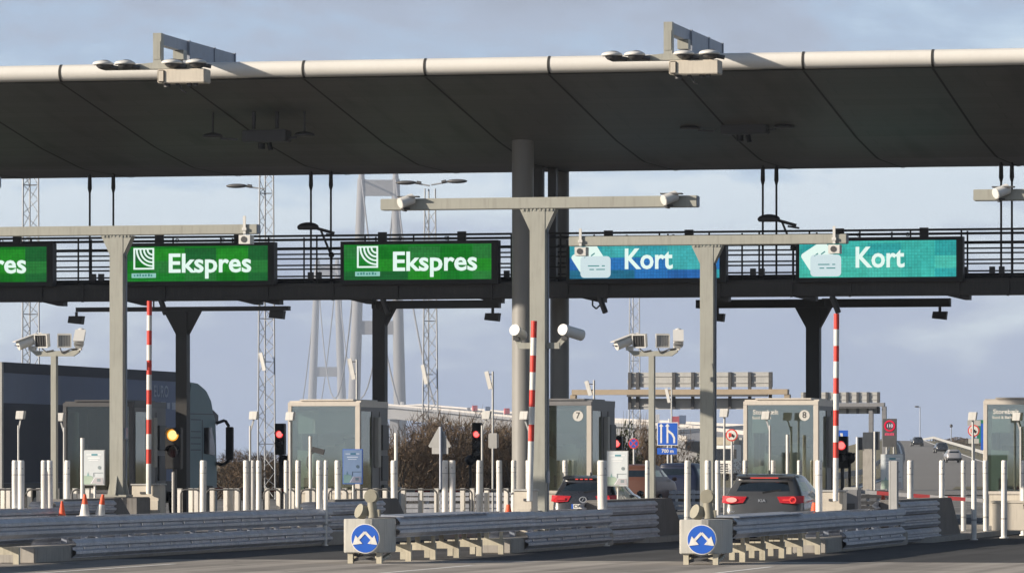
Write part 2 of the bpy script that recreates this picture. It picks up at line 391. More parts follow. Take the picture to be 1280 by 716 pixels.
# ================================================================== THE SETTING
def smooth(a, b, x):
    t = max(0.0, min(1.0, (x - a) / (b - a))); return t * t * (3 - 2 * t)
RAMP = [(0, 0), (430, 0), (590, 1.3), (700, 2.2), (833, 3.8), (960, 5.3), (1100, 5.0), (1500, 0.0), (20000, 0)]
def ramp(d):
    for (a, za), (b, zb) in zip(RAMP[:-1], RAMP[1:]):
        if a <= d <= b: return za + (zb - za) * (d - a) / (b - a)
    return 0.0
def ground_z(px, d): return ramp(d) * smooth(985, 1085, px) * (1 - smooth(1900, 2600, px))

def ground():
    mb = MB()
    an = [-.14 + .004 * k for k in range(96)]
    an = [-math.pi + .12 * k for k in range(25)] + an + [.27 + .13 * k for k in range(22)]
    an = [a for a in an if -math.pi <= a < math.pi]
    ds = [8, 40, 80, 130, 200, 300, 380, 430, 480, 530, 590, 650, 700, 760, 833, 900, 960, 1030, 1100, 1300, 1500, 2500, 5000, 8800]
    vs = [(0, 0, 0)]
    for d in ds:
        for a in an:
            px = 640 + math.tan(max(-1.3, min(1.3, a))) * FP
            fx, fy = -SA, CA; rx, ry = CA, SA
            z = ground_z(px, d) if abs(a) < .3 else 0.0
            vs.append((d * (fx * math.cos(a) + rx * math.sin(a)), d * (fy * math.cos(a) + ry * math.sin(a)), z))
    n = len(an); fs = []
    for k in range(n): fs.append((0, 1 + (k + 1) % n, 1 + k)[::-1])
    for i in range(len(ds) - 1):
        for k in range(n):
            a, b = 1 + i * n + k, 1 + i * n + (k + 1) % n
            fs.append((a, b, b + n, a + n))
    mb.add(vs, fs, 0, True); struct("ground", mb, M['soil'])
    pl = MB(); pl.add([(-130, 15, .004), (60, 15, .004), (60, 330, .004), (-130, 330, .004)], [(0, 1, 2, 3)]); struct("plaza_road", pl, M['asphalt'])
    ex = MB(); ex.add([(-130, 156, .010), (60, 156, .010), (60, 330, .010), (-130, 330, .010)], [(0, 1, 2, 3)]); struct("exit_road", ex, road_mat("exit_asphalt", (.15, .145, .138), .9, .75))
    fc = MB(); fc.add([(-130, 14, .008), (60, 14, .008), (60, 88.2, .008), (-130, 88.2, .008)], [(0, 1, 2, 3)]); struct("forecourt_paving", fc, M['pale_asphalt'])  # paler sheet over the near end of the plaza road
    # lane lines painted across the forecourt and the plaza
    ln = MB()
    for px in (40, 470, 890):
        x = y_to_x = gxy(px, 80)[0]
        ln.add([(x - .06, 40, .012), (x + .06, 40, .012), (x + .06, 84, .012), (x - .06, 84, .012)], [(0, 1, 2, 3)])
    struct("road_lines", ln, M['white_line'])
    # the motorway that climbs away on the right
    edges = [(255, 1020, 1420), (330, 1060, 1330), (450, 1100, 1288), (590, 1118, 1243), (650, 1121, 1224), (750, 1122, 1200), (850, 1121, 1176), (960, 1117, 1157), (1050, 1108, 1138), (1150, 1100, 1128)]
    mw, l1, l2, vg = MB(), MB(), MB(), []
    L_, R_ = [], []
    for d, a, b in edges:
        p, q = P(a, 575, d), P(b, 575, d); p.z = ground_z(a, d) + .06; q.z = ground_z(b, d) + .06
        zt = max(p.z, q.z); p.z = q.z = zt
        L_.append(p); R_.append(q)
    n = len(edges)
    mw.add(L_ + R_, [(k, n + k, n + k + 1, k + 1) for k in range(n - 1)], 0, True)
    def stripe(f, w):
        vs = []
        for p, q in zip(L_, R_):
            u = (q - p).normalized(); c = p + (q - p) * f
            vs += [c - u * w + Vector((0, 0, .03)), c + u * w + Vector((0, 0, .03))]
        l1.add(vs, [(2 * k, 2 * k + 1, 2 * k + 3, 2 * k + 2) for k in range(n - 1)], 0, True)
    stripe(.06, .14); stripe(.95, .14)
    struct("motorway", mw, mat("motorway_asphalt", (.17, .162, .152), .9, var=.12, scale=.08))
    struct("motorway_lines", l1, M['white_line'])
    for nm, side, lab, off in (("guardrail", R_, "pale guardrail along the right edge of the climbing motorway", 1.5), ("guardrail", L_, "dark guardrail along the left edge of the climbing motorway", -1.2)):
        t = thing(nm, lab, "guardrail", side[0])
        rb, pb = MB(), MB()
        pts = []
        for p, q in zip(L_, R_):
            u = (q - p).normalized(); pts.append((q if side is R_ else p) + u * off)
        for a, b in zip(pts[:-1], pts[1:]):
            rb.beam(a + Vector((0, 0, .6)), b + Vector((0, 0, .6)), .12, .42)
            k = max(2, min(5, int((b - a).length / 16)))
            for i in range(k):
                c = a + (b - a) * i / k; pb.box(c.x - .06, c.x + .06, c.y - .06, c.y + .06, c.z - .4, c.z + .6)
        part("rail", rb, M['lgrey'] if side is R_ else M['dgrey'], t, True); each_part("post", pb, M['dgrey'], t, True)
    # a lay-by island of earth beside the motorway
    ib = MB(); ib.add([P(1195, 575, 330) * 1, P(1280, 575, 330), P(1330, 575, 300), P(1190, 575, 300)], [(0, 1, 2, 3)])
    for v in ib.v: v.z = .09
    struct("verge", ib, M['soil'])
ground()

# raised traffic islands the booths and crash blocks stand on: right-hand faces at these X
U = dict(A0=34.1, A=28.1, B=22.2, C=16.3)
XI = {k: -u * CA for k, u in U.items()}
XI['L'] = XI['A0'] - 5.78; XI['R'] = XI['C'] + 5.78
KH = .12
for k, x in XI.items():
    y0 = y_at({'A0': 120, 'A': 470, 'B': 800, 'C': 1150}.get(k, 640), x) if k in 'A0ABC' else 112.0
    kb = MB(); kb.prism([(x - 2.35, y0 + 1.2), (x - 1.9, y0), (x - .35, y0), (x + .12, y0 + 1.2), (x + .12, 158), (x - 2.35, 158)], 'z', -.05, KH)
    struct("traffic_island", kb, M['kerb'], bevel=.03)

# ------------------------------------------------------------------ canopy
YF, YM, YM2, YB = 120.0, 131.6, 135.8, 141.0         # front lip, lowest line, rear lip
def canopy():
    t = thing("canopy", "wide dark wing-shaped canopy with a pale rounded lip spanning all toll lanes", "canopy", (-20, YM, 0))
    x0, x1 = -62.0, 26.0
    zf, zm = 10.91, 9.45
    R = .20
    # joints measured along the lip
    joints = sorted([x_at(px, YF) for px in (74, 226, 378, 530, 685, 844, 1003, 1165)])
    p = (joints[-1] - joints[0]) / 7
    while joints[0] > x0 + p: joints.insert(0, joints[0] - p)
    while joints[-1] < x1 - p: joints.append(joints[-1] + p)
    prof = [(YF + .12, zf - .04), (YF + 4, zf - .58), (YF + 8, zf - 1.13), (YM - .6, zm + .04), (YM, zm), (YM2, zm), (YM2 + .6, zm + .06), (YB - .12, zf - .55)]
    xs = [x0] + joints + [x1]
    un = MB(); g = .012
    for a, b in zip(xs[:-1], xs[1:]):
        for (ya, za), (yb, zb) in zip(prof[:-1], prof[1:]):
            un.add([(a + g, ya, za), (b - g, ya, za), (b - g, yb, zb), (a + g, yb, zb)], [(0, 1, 2, 3)], 0)
    for x in joints:
        for (ya, za), (yb, zb) in zip(prof[:-1], prof[1:]):
            un.add([(x - .03, ya, za - .012), (x + .03, ya, za - .012), (x + .03, yb, zb - .012), (x - .03, yb, zb - .012)], [(0, 1, 2, 3)], 1)
    part("underside", un, [M['canopy'], M['seam']], t, True)
    rf = MB()
    top = [(YF + .1, zf + .35), (YF + 6, zf + .42), (YM + 1.8, zf + .2), (YB - 1, zf + .1), (YB - .1, zf + .0)]
    poly = [(YF + .13, zf + .02)] + top + [(YB - .13, zf - .45)] + [(y, z + .05) for y, z in prof[::-1][1:-1]]
    rf.prism(poly, 'x', x0, x1); part("roof_deck", rf, M['mgrey'], t, True)
    for yl in (YF, YB):
        zl = zf if yl == YF else zf - .45
        fa = MB()
        for a, b in zip(xs[:-1], xs[1:]):
            sec = []
            for k in range(13):
                an = math.pi / 2 + math.pi * k / 12
                sec.append((yl + .22 + R * math.cos(an) * (1 if yl == YF else -1), zl + .19 + R * math.sin(an)))
            n = len(sec)
            fa.add([(a + g, y, z) for y, z in sec] + [(b - g, y, z) for y, z in sec], [(k, n + k, n + k + 1, k + 1) for k in range(n - 1)], 0, True)
        for x in joints:
            sec = [(yl + .22 + (R + .008) * math.cos(math.pi / 2 + math.pi * k / 12) * (1 if yl == YF else -1), zl + .19 + (R + .008) * math.sin(math.pi / 2 + math.pi * k / 12)) for k in range(13)]
            n = 13
            fa.add([(x - .03, y, z) for y, z in sec] + [(x + .03, y, z) for y, z in sec], [(k, n + k, n + k + 1, k + 1) for k in range(n - 1)], 1, True)
        part("lip", fa, [M['fascia'], M['seam']], t, True)
    # paired round columns with flat hanger posts between them
    for px, d, r in ((653.5, 131.2, .275), (699.5, 139.6, .255)):
        x, y = gxy(px, d); cb = MB(); cb.cyl((x, y, 0), (x, y, 9.9), r, n=40); cb.cyl((x, y, 0), (x, y, .25), r + .05, n=40)
        part("column", cb, M['column'], t, True)
    for px, w in ((673.5, .26), (691, .22)):
        x, y = gxy(px, 137.2); hb = MB(); hb.box(x - w / 2, x + w / 2, y - .12, y + .12, 6.3, 9.6); part("hanger_post", hb, M['dgrey'], t, True)
    x0, y0 = gxy(653.5, 131.2)
    for px in (-420, 1760):                       # further column pairs outside the picture
        for d, r in ((131.2, .275), (139.6, .255)):
            x, y = gxy(px, d); cb = MB(); cb.cyl((x, y, 0), (x, y, 9.9), r, n=32); part("column", cb, M['column'], t, True)
canopy()

# lighting booms that stand off the lip; two more hang in the shade of the underside
def boom(px, pyt, label):
    Y = YF - 1.5
    x = x_at(px, Y); d = dep(x, Y); s = S(d)
    t = thing("floodlight_boom", label, "light boom", (x, Y, 11.0), group="floodlight booms on the canopy")
    zt = gz(pyt, d) - 11.0
    ab = MB()
    ab.box(-.1, .1, -.11, .11, .17, zt); ab.box(-.08, .08, -.125, -.112, .25, zt - .2, 0)
    part("upright", ab, M['beige'], t)
    ar = MB()
    zr = .55
    ar.beam((0.0, .11, zt - .14), (0, 2.2, zt - .15), .18, .27)
    ar.beam((0.02, 2.2, zt - .30), (.02, 6.3, zt - .31), .2, .58)
    for yy in (2.2, 4.4, 6.2): ar.box(-.12, .14, yy - .05, yy + .05, zt - .66, zt - .0)
    part("arm", ar, M['galv'], t)
    st = MB(); st.cyl((.03, 1.7, .2), (.03, 1.7, zt - .32), .07); st.box(-.1, .16, 1.55, 1.85, zt - .5, zt - .27); st.box(-.2, .2, 5.5, 6.4, zt - .74, zt - .60)
    each_part("strut", st, M['beige'], t)
    cb = MB(); cb.prism([(-1.35, .06), (-.1, .17), (.45, .17), (1.0, .12), (1.05, .02), (-1.35, .02)], 'y', -.14, .14); part("crossbar", cb, M['beige'], t)
    for dx in (-1.3, -.76, .4, 1.0):
        lb = MB(); lb.ell((0, 0, 0), .25, .3, .085, z0=-.3); lb.cyl((.1, 0, -.05), (.35, .05, -.1), .05, m=1)
        lb.ell((.03, .02, -.02), .2, .27, -.12, m=1)
        h = part("lamp_head", lb, [M['cam_white'], M['dgrey']], t); h.location = (dx, -.22, .15)
    bx = MB(); bx.box(.06, 1.22, -.3, .25, -.33, .0); bx.box(.08, .24, -.34, -.301, -.31, -.02, 0)
    part("control_box", bx, M['cream'], t, bevel=.02)
    un = MB()
    for xx, w in ((.25, .16), (.5, .09), (.8, .13), (.95, .12)): un.cyl((xx, -.1, -.33), (xx, -.1, -.33 - w * .55), w * .5)
    un.tube([(.55, -.1, -.35), (.6, -.05, -.5), (.7, .0, -.55)], .02)
    each_part("sensor", un, M['dgrey'], t)
boom(198, 42, "light boom with four lamp heads reaching over the canopy lip, the left one")
boom(836, 28, "light boom with four lamp heads reaching over the canopy lip, the right one")
def under_unit(px, py, label):
    d = 128.5; x, y = gxy(px, d); z = gz(py, d)
    t = thing("ceiling_unit", label, "light unit", (x, y, z), group="light units under the canopy")
    a = MB(); a.box(-.34, .80, -.25, .25, -.16, .13); part("housing", a, M['dgrey'], t, bevel=.02)
    b = MB(); b.cyl((-.1, 0, .17), (-.1, 0, .95), .05); b.cyl((.5, 0, .17), (.5, 0, .95), .05); each_part("hanger", b, M['dgrey'], t)
    c = MB(); c.cyl((.1, 0, -.18), (.1, 0, -.33), .09); c.cyl((.3, 0, -.18), (.34, 0, -.36), .06); each_part("sensor", c, M['black'], t)
    for dx in (-1.15, 1.2):
        e = MB(); e.ell((0, 0, 0), .26, .28, .09, z0=-.3); e.beam((.2 if dx < 0 else -.2, 0, -.05), (-dx * .55, 0, -.08), .05, .05, 0); e.cyl((0, 0, .05), (0, 0, .9), .025)
        h = part("lamp_head", e, M['dgrey'], t); h.location = (dx, 0, 0)
under_unit(322, 170, "grey light unit hanging in the shade under the canopy, left of the middle column")
under_unit(920, 160, "grey light unit hanging in the shade under the canopy, right of the middle column")

# ------------------------------------------------------------------ walkway gantry with the lane signs
YG = 132.9
def walkway():
    t = thing("walkway_gantry", "dark steel walkway with thin railings hung under the canopy, carrying the lane signs", "gantry", (-25, YG, 0))
    x0, x1 = -62.0, 22.0
    dm = dep(x_at(640, YG), YG)
    zb0, zb1 = gz(373, dm), gz(352.5, dm)
    b = MB(); b.box(x0, x1, YG - .3, YG + .3, zb0, zb1)
    b.box(x0, x1, YG - .34, YG - .3, zb0 + .02, zb0 + .10); b.box(x0, x1, YG - .34, YG - .3, zb1 - .08, zb1 - .02)
    px_l = [56, 108, 210, 338, 420, 500, 618, 712, 762, 902, 992, 1065, 1200, 1262]
    for px in px_l:
        x = x_at(px, YG); b.box(x - .03, x + .03, YG - .36, YG - .3, zb0 - .03, zb1)
    part("box_beam", b, M['beam'], t, True)
    b2 = MB()
    for px in (75, 345, 622, 905, 1206, 320, 460, 750, 1014, 180):
        x = x_at(px, YG); b2.prism([(x - .5, zb0), (x + .15, zb0), (x + .15, zb0 - .12), (x, zb0 - .12)], 'y', YG - .2, YG + .2)
    each_part("bracket", b2, M['char'], t, True)
    dk = MB(); dk.box(x0, x1, YG + .31, YG + 1.35, zb1 - .1, zb1 - .02); dk.box(x0, x1, YG + 1.3, YG + 1.36, zb1 - .02, zb1 + .12); part("deck", dk, M['char'], t, True)
    for yy, nm in ((YG + .15, 0), (YG + 1.3, 1)):
        r = MB()
        for py in ((292, 297.5, 309, 321, 334, 347) if nm == 0 else (294, 305, 313, 327, 341)):
            z = gz(py, dm); r.cyl((x0, yy, z), (x1, yy, z), .022 if py > 293 else .03, n=6, caps=False)
        x = x0
        k = 0
        while x < x1:
            r.cyl((x, yy, zb1 - .05), (x, yy, gz(291.5, dm)), .026, n=6); x += 1.32 if nm == 0 else 1.98; k += 1
        part("railing", r, M['char'], t, True)
    # cable tray and small boxes along the deck
    c = MB(); c.box(x0, x1, YG + .2, YG + .32, gz(349, dm), gz(345.5, dm))
    for px in (116, 126, 388, 398, 633, 941, 952, 1240, 1252, 905, 212, 1206):
        x = x_at(px, YG); c.box(x - .07, x + .07, YG - .02, YG + .1, gz(347, dm), gz(338, dm))
    part("cable_tray", c, M['dgrey'], t, True)
    for px in (108, 137.5, 385, 410, 951, 968, 1249.5, 1263, -190, -165, 1530, 1550):
        x = x_at(px, YG); h = MB(); h.cyl((x, YG + .3, zb1 - .1), (x, YG + .3, 9.4), .028, n=8); h.cyl((x, YG + .3, 9.0), (x, YG + .3, 9.36), .06, .05, n=8); h.cyl((x, YG + .3, 8.9), (x, YG + .3, 9.02), .03, .06, n=8)
        part("hanger_rod", h, M['char'], t, True)
    return zb1
ZB1 = walkway()

Gr = [lin(28, 128, 44), lin(22, 118, 34), lin(38, 140, 40), lin(44, 124, 58), lin(30, 100, 50)]
Te = [lin(70, 190, 178), lin(64, 182, 172), lin(80, 196, 180), lin(52, 168, 168), lin(72, 188, 170)]
Bl = [lin(45, 105, 175), lin(70, 178, 180), lin(48, 120, 190), lin(58, 165, 178), lin(40, 110, 140)]
EK = 0.60
led_mats = [glow("led_green", Gr[0], EK, Gr), glow("led_green_2", Gr[1], EK, Gr[1:] + Gr[:1]), glow("led_blue_teal", Bl[0], EK, Bl), glow("led_teal", Te[0], EK, Te)]
led_white = glow("led_white", lin(222, 242, 234), EK * 1.15); led_pale = glow("led_pale", lin(150, 205, 195), EK)
led_dark = glow("led_dim_green", lin(24, 84, 44), EK)
def led_sign(pl, pr, pt, pb, kind, label, m):
    Y = YG - .55
    xl, xr = x_at(pl, Y), x_at(pr, Y); xc = (xl + xr) / 2; d = dep(xc, Y)
    zt, zb = gz(pt, d), gz(pb, d); w, h = xr - xl, zt - zb
    t = thing("lane_sign", label, "lane sign", (xc, Y, zb), group="lit lane signs on the walkway")
    b = MB(); b.box(-w / 2 - .02, w / 2 + .1, 0, .3, -.12, h)
    b.box(-w / 2 - .02, w / 2 + .1, -.05, -.0, h - .09, h + .0); b.box(-w / 2 - .02, w / 2 + .1, -.05, 0, -.12, .0)
    b.box(-w / 2 - .02, -w / 2 + .07, -.05, 0, 0, h - .09); b.box(w / 2 - .07, w / 2 + .1, -.05, 0, 0, h - .09)
    part("housing", b, M['black'], t)
    br = MB()
    for f in (-.24, .28): br.box(f * w - .11, f * w + .11, .08, .2, h, h + .24)
    for f in (-.12, .18): br.ring((f * w, h + .07), .035, .055, .1, .12, n=10)
    each_part("mounting", br, M['char'], t)
    s = MB(); s.box(-w / 2 + .07, w / 2 - .07, -.016, -.002, .0, h - .09); part("screen", s, led_mats[m], t)
    hh = h - .09
    if kind == 'E':
        # frame with four sound-wave arcs in its corner, and a small bar under it
        u = .57; cx, cz = -w / 2 + .64 + .07, .27 + u / 2 - .0
        g = MB(); e = .045; y0, y1 = -.03, -.018
        zc = .32
        g.box(cx - u / 2, cx + u / 2, y0, y1, zc, zc + e); g.box(cx - u / 2, cx + u / 2, y0, y1, zc + u - e, zc + u)
        g.box(cx - u / 2, cx - u / 2 + e, y0, y1, zc + e, zc + u - e); g.box(cx + u / 2 - e, cx + u / 2, y0, y1, zc + e, zc + u - e)
        for r in (.11, .21, .31, .41): g.ring((cx + u / 2 - e, zc + u - e), r, r + .045, y0, y1, n=14, a0=math.pi, a1=1.5 * math.pi)
        part("pictogram", g, led_white, t)
        q = MB(); q.box(cx - u / 2 - .05, cx + u / 2 + .05, y0, y1, .10, .22)
        for k in range(7): q.box(cx - u / 2 + .01 + k * .078, cx - u / 2 + .055 + k * .078 + .012 * (k % 2), y0 - .004, y0 - .001, .135, .185 + .01 * (k % 3), 1)
        part("caption_bar", q, [led_pale, glow("led_caption_mark", lin(70, 140, 130), EK)], t)
        lettering("lettering", "Ekspres", .70, led_white, t, -w / 2 + 1.36, -.022, hh * .49, bold=.022, sx=1.06)
    else:
        g = MB(); y0, y1 = -.03, -.018
        def card(cx, cz, cw, ch, rot, y0, y1, r=.08):
            pts = []
            for (sx_, sz_, a0) in ((1, 1, 0), (-1, 1, 90), (-1, -1, 180), (1, -1, 270)):
                for k in range(5):
                    a = math.radians(a0 + 22.5 * k); pts.append((sx_ * (cw / 2 - r) + r * math.cos(a), sz_ * (ch / 2 - r) + r * math.sin(a)))
            c_, s_ = math.cos(rot), math.sin(rot)
            return [(cx + x * c_ - z * s_, cz + x * s_ + z * c_) for x, z in pts]
        bx = -w / 2 + .62
        g.prism(card(bx - .08, hh * .60, .74, .52, math.radians(33), 0, 0), 'y', -.026, -.018); part("pictogram", g, led_white, t)
        f = MB(); f.prism(card(bx + .14, hh * .33, .80, .56, 0, 0, 0, .1), 'y', -.036, -.027)
        part("pictogram", f, glow("led_card", lin(214, 232, 236), EK), t)
        k = MB()
        for zz_, segs in ((.36, ((-.2, .1), (.17, .25))), (.26, ((-.16, -.04), (.02, .25)))):
            for a, b_ in segs: k.box(bx + .14 + a, bx + .14 + b_, -.04, -.037, hh * zz_ - .012, hh * zz_ + .014)
        for q in (-.1, .08): k.beam((bx + q - .06, -.03, hh * .62 + q * .25), (bx + q + .04, -.03, hh * .62 + .07 + q * .25), .012, .03)
        part("card_marks", k, glow("led_mark", lin(60, 140, 140), EK), t)
        lettering("lettering", "Kort", .74, led_white, t, -w / 2 + 1.50, -.022, hh * .52, bold=.022, sx=.90)
led_sign(-130, 62, 305, 353, 'E', "green lit lane sign reading Ekspres, cut off by the photo's left edge", 1)
led_sign(148, 338.5, 303.5, 351.5, 'E', "green lit lane sign reading Ekspres behind the leftmost beige portal post", 1)
led_sign(427, 618, 301, 349.5, 'E', "green lit lane sign reading Ekspres just left of the round canopy columns", 0)
led_sign(709, 903, 299, 348, 'K', "blue and teal lit lane sign reading Kort, just right of the round columns", 2)
led_sign(996, 1199, 296.5, 346.5, 'K', "all teal lit lane sign reading Kort, the rightmost lane sign", 3)

def walkway_lamp(px, py, label):
    Y = YG + .2; x = x_at(px, Y); d = dep(x, Y); z = gz(py, d)
    t = thing("walkway_lamp", label, "lamp", (x, Y, z), group="lamps above the walkway railing")
    a = MB(); a.ell((0, 0, 0), .3, .2, .13, z0=-.5); part("head", a, M['dgrey'], t)
    b = MB(); b.beam((.2, 0, -.02), (.72, 0, -.17), .07, .08); b.beam((.35, 0, -.08), (.62, 0, -.72), .05, .05); b.ell((.64, 0, -.74), .08, .08, .08); b.beam((.5, 0, -.19), (.8, 0, -.24), .05, .05)
    b.cyl((.64, 0, -.74), (.64, 0, ZB1 - z), .03)
    part("arm", b, M['char'], t)
walkway_lamp(385, 284, "small dark lamp on an angled arm above the walkway railing, left of the columns")
walkway_lamp(961, 274, "small dark lamp on an angled arm above the walkway railing, right of the columns")
def cctv(px, py, label, side=1):
    Y = YG - .25; x = x_at(px, Y); d = dep(x, Y); z = gz(py, d)
    t = thing("hanging_camera", label, "camera", (x, Y, z), group="dark cameras hung under the walkway")
    a = MB(); a.cyl((-.06, 0, .22), (.12, -.1, -.2), .075, n=10); part("camera_body", a, M['dgrey'], t)
    b = MB(); b.tube([(-.24, .0, gz(373, d) - z), (-.24, 0, -.02), (-.14, 0, -.1), (-.02, 0, .02)], .022); b.box(-.32, .06, -.08, .08, gz(374, d) - z, gz(372.8, d) - z); part("bracket", b, M['char'], t)
cctv(203, 383, "dark camera hung under the walkway beside the leftmost beige portal")
cctv(481, 383, "dark camera hung under the walkway, below the sign left of the columns")
cctv(752, 381, "dark camera hung under the walkway just right of the columns")
cctv(1043, 381, "dark camera hung under the walkway above the right raised barrier boom")

# ================================================================== CRASH CUSHIONS, GUARDRAILS, CRASH BLOCKS
def w_sheet(mb, x, y0, y1, z0, h=.32, out=.075, m=0, side=1, x2=None):
    """a corrugated guardrail beam running along the lane; side = +1 shows its ridges to +X"""
    x2 = x if x2 is None else x2
    pr = [(0, 0), (.012, .03), (1, .22), (1, .36), (.12, .44), (.12, .56), (1, .64), (1, .78), (.012, .97), (0, 1)]
    fr = [(o * out * side, z0 + z * h) for o, z in pr]
    n = len(fr)
    seg = max(1, int((y1 - y0) / 1.0)); rr = random.Random(int(abs(y0) * 37 + z0 * 91)); cuts = []
    off = [0.0] + [rr.uniform(-.009, .009) for _ in range(seg - 1)] + [0.0]
    for i in range(seg):
        f0, f1 = i / seg, (i + 1) / seg
        cuts.append((y0 + (y1 - y0) * f0, y0 + (y1 - y0) * f1, x + (x2 - x) * f0 + off[i], x + (x2 - x) * f1 + off[i + 1]))
        if i % 4 == 2: cuts.append((y0 + (y1 - y0) * f0, y0 + (y1 - y0) * f0 + .32, x + off[i] + .006 * side, x + off[i] + .006 * side))
    for yy0, yy1, a, b in cuts:
        vs = [(a + o, yy0, z) for o, z in fr] + [(b + o, yy1, z) for o, z in fr]
        mb.add(vs, [(k, n + k, n + k + 1, k + 1) for k in range(n - 1)], m)
        vs = [(a + o - .006 * side, yy0, z) for o, z in fr] + [(b + o - .006 * side, yy1, z) for o, z in fr]
        mb.add(vs, [(k + 1, n + k + 1, n + k, k) for k in range(n - 1)], m)
def crash_island(X, p, label_c, label_g, label_b, label_k, arrow=True):
    """p: columns in the photo where each part ends, measured along the right-hand face"""
    W = .68
    Y = {k: y_at(v, X) for k, v in p.items()}
    zr = .43
    if arrow:
        y0, y1 = Y['box0'], Y['box1']
        t = thing("crash_cushion", label_c, "crash cushion", (X - W / 2, y0, 0), group="crash cushions with arrow signs")
        b = MB(); b.prism([(-W / 2, .02), (-W / 2 + .02, 0), (W / 2 - .30, 0), (W / 2 - .19, .03), (W / 2 - .09, .10), (W / 2 - .03, .2), (W / 2, .34), (W / 2, y1 - y0), (-W / 2, y1 - y0)], 'z', .19, .76)
        part("nose_panel", b, M['nose'], t, bevel=.012)
        s = MB(); c = (.05, .43); R = .252
        s.disc(c, R, -.045, -.03, 40); s_ = part("arrow_sign", s, M['white'], t)
        q = MB(); q.disc(c, R - .016, -.052, -.046, 40); part("blue_face", q, M['blue'], s_)
        a = MB()
        for sd_ in (-1, 1):
            p0 = (c[0], c[1] + .11); p1 = (c[0] + sd_ * .14, c[1] - .035)
            a.beam((p0[0] - sd_ * .017, -.055, p0[1] + .017), (p1[0], -.055, p1[1]), .006, .05, up=(0, 1, 0)) if False else None
            d_ = Vector((p1[0] - p0[0], p1[1] - p0[1])).normalized(); n_ = Vector((-d_.y, d_.x)) * .022
            P0 = Vector(p0); P1 = Vector(p1)
            ya, yb = (-.060, -.053) if sd_ < 0 else (-.0585, -.0525)
            a.prism([tuple(P0 - d_ * .026 * 0 + n_), tuple(P0 - n_), tuple(P1 - n_), tuple(P1 + n_)], 'y', ya, yb)
            tip = P1 + d_ * .055; ww = n_ * 2.7
            a.prism([tuple(P1 + ww - d_ * .05), tuple(P1 - ww - d_ * .05), tuple(tip)] if False else
                    [(c[0] + sd_ * .215, c[1] - .105), (c[0] + sd_ * .045, c[1] - .085), (c[0] + sd_ * .165, c[1] + .055)], 'y', ya - .0015, yb)
        part("arrows", a, M['white'], s_)
        # warning lamps on stalks
        for (dx, dz, tilt) in ((.12, 1.14, 0), (-.08, .90, .5)):
            l = MB()
            if tilt == 0:
                l.disc((dx, dz), .125, .10, .17, 22); l.disc((dx, dz), .10, .08, .10, 22); l.cyl((dx, .14, dz - .1), (dx + .02, .14, .78), .075, .09, 10)
                l.box(dx - .1, dx + .14, .1, .2, .80, .92)
            else:
                l.cyl((dx - .02, .1, dz), (dx + .06, .18, dz - .04), .125, n=22); l.cyl((dx + .02, .14, dz - .06), (dx + .03, .14, .78), .05, n=8)
            part("warning_lamp", l, M['lampbody'], t)
        # legs under the nose and the row of collapsing frames
        for (xx) in (-W / 2 + .06, W / 2 - .12):
            l = MB(); l.box(xx, xx + .09, .05, .14, .0, .19); l.beam((xx + .04, .1, .04), (xx + .04, .8, .15), .06, .05); part("leg", l, M['yframe'], t)
        xb = MB(); xb.beam((-W / 2 + .1, .12, .05), (W / 2 - .1, .12, .17), .04, .05); xb.beam((-W / 2 + .1, .17, .17), (W / 2 - .1, .17, .05), .04, .05); part("cross_brace", xb, M['dgrey'], t)
        nfr = 5
        for k in range(nfr):
            yy = y1 + (Y['wedge'] - y1) * (k + .75) / nfr - y0 - .2
            f = MB()
            f.box(W / 2 - .12, W / 2 - .02, yy, yy + .09, .0, .30); f.box(-W / 2 + .02, -W / 2 + .12, yy, yy + .09, .0, .30)
            f.box(-W / 2 + .12, W / 2 - .12, yy + .005, yy + .085, .17, .30)
            f.box(-.05, .03, yy + .01, yy + .08, .30, .5); f.box(W / 2 - .1, W / 2 - .04, yy + .02, yy + .08, .30, .5)
            part("frame", f, M['yframe'], t)
        for sd_ in (1, -1):
            r = MB(); w_sheet(r, sd_ * W / 2, y1 - y0 + .002, Y['dbl0'] - y0, .43, .35, .07, side=sd_)
            part("side_beam", r, M['rail'], t)
        d = MB()
        for k in range(5):
            yy = (y1 - y0) + .3 + k * 1.3; d.prism([(-W / 2 - .07, .78), (W / 2 + .07, .78), (W / 2 + .05, .795), (0, .82), (-W / 2 - .05, .795)], 'y', yy, yy + 1.26)
        part("top_cover", d, M['galv'], t)
    # concrete foot, sunlit at its near end
    k = MB(); k.prism([(0, 0), (.36, 0), (.40, .06), (.40, .28), (0, .28)], 'x', X - W / 2 - .32, X + W / 2 - .33) if False else None
    k.box(X - W + .02, X - .02, Y['wedge'], Y['blk0'], 0, .28)
    solo_k = thing("concrete_footing", label_k, "concrete footing", (X - W / 2, Y['wedge'], 0), group="concrete footings under the guardrails")
    part("block", k, M['concrete'], solo_k, True, bevel=.02)
    # stacked corrugated beams on both sides
    g = thing("guardrail", label_g, "guardrail", (X - W / 2, Y['dbl0'], 0), group="stacked guardrails along the lane islands")
    Wc = W / 2
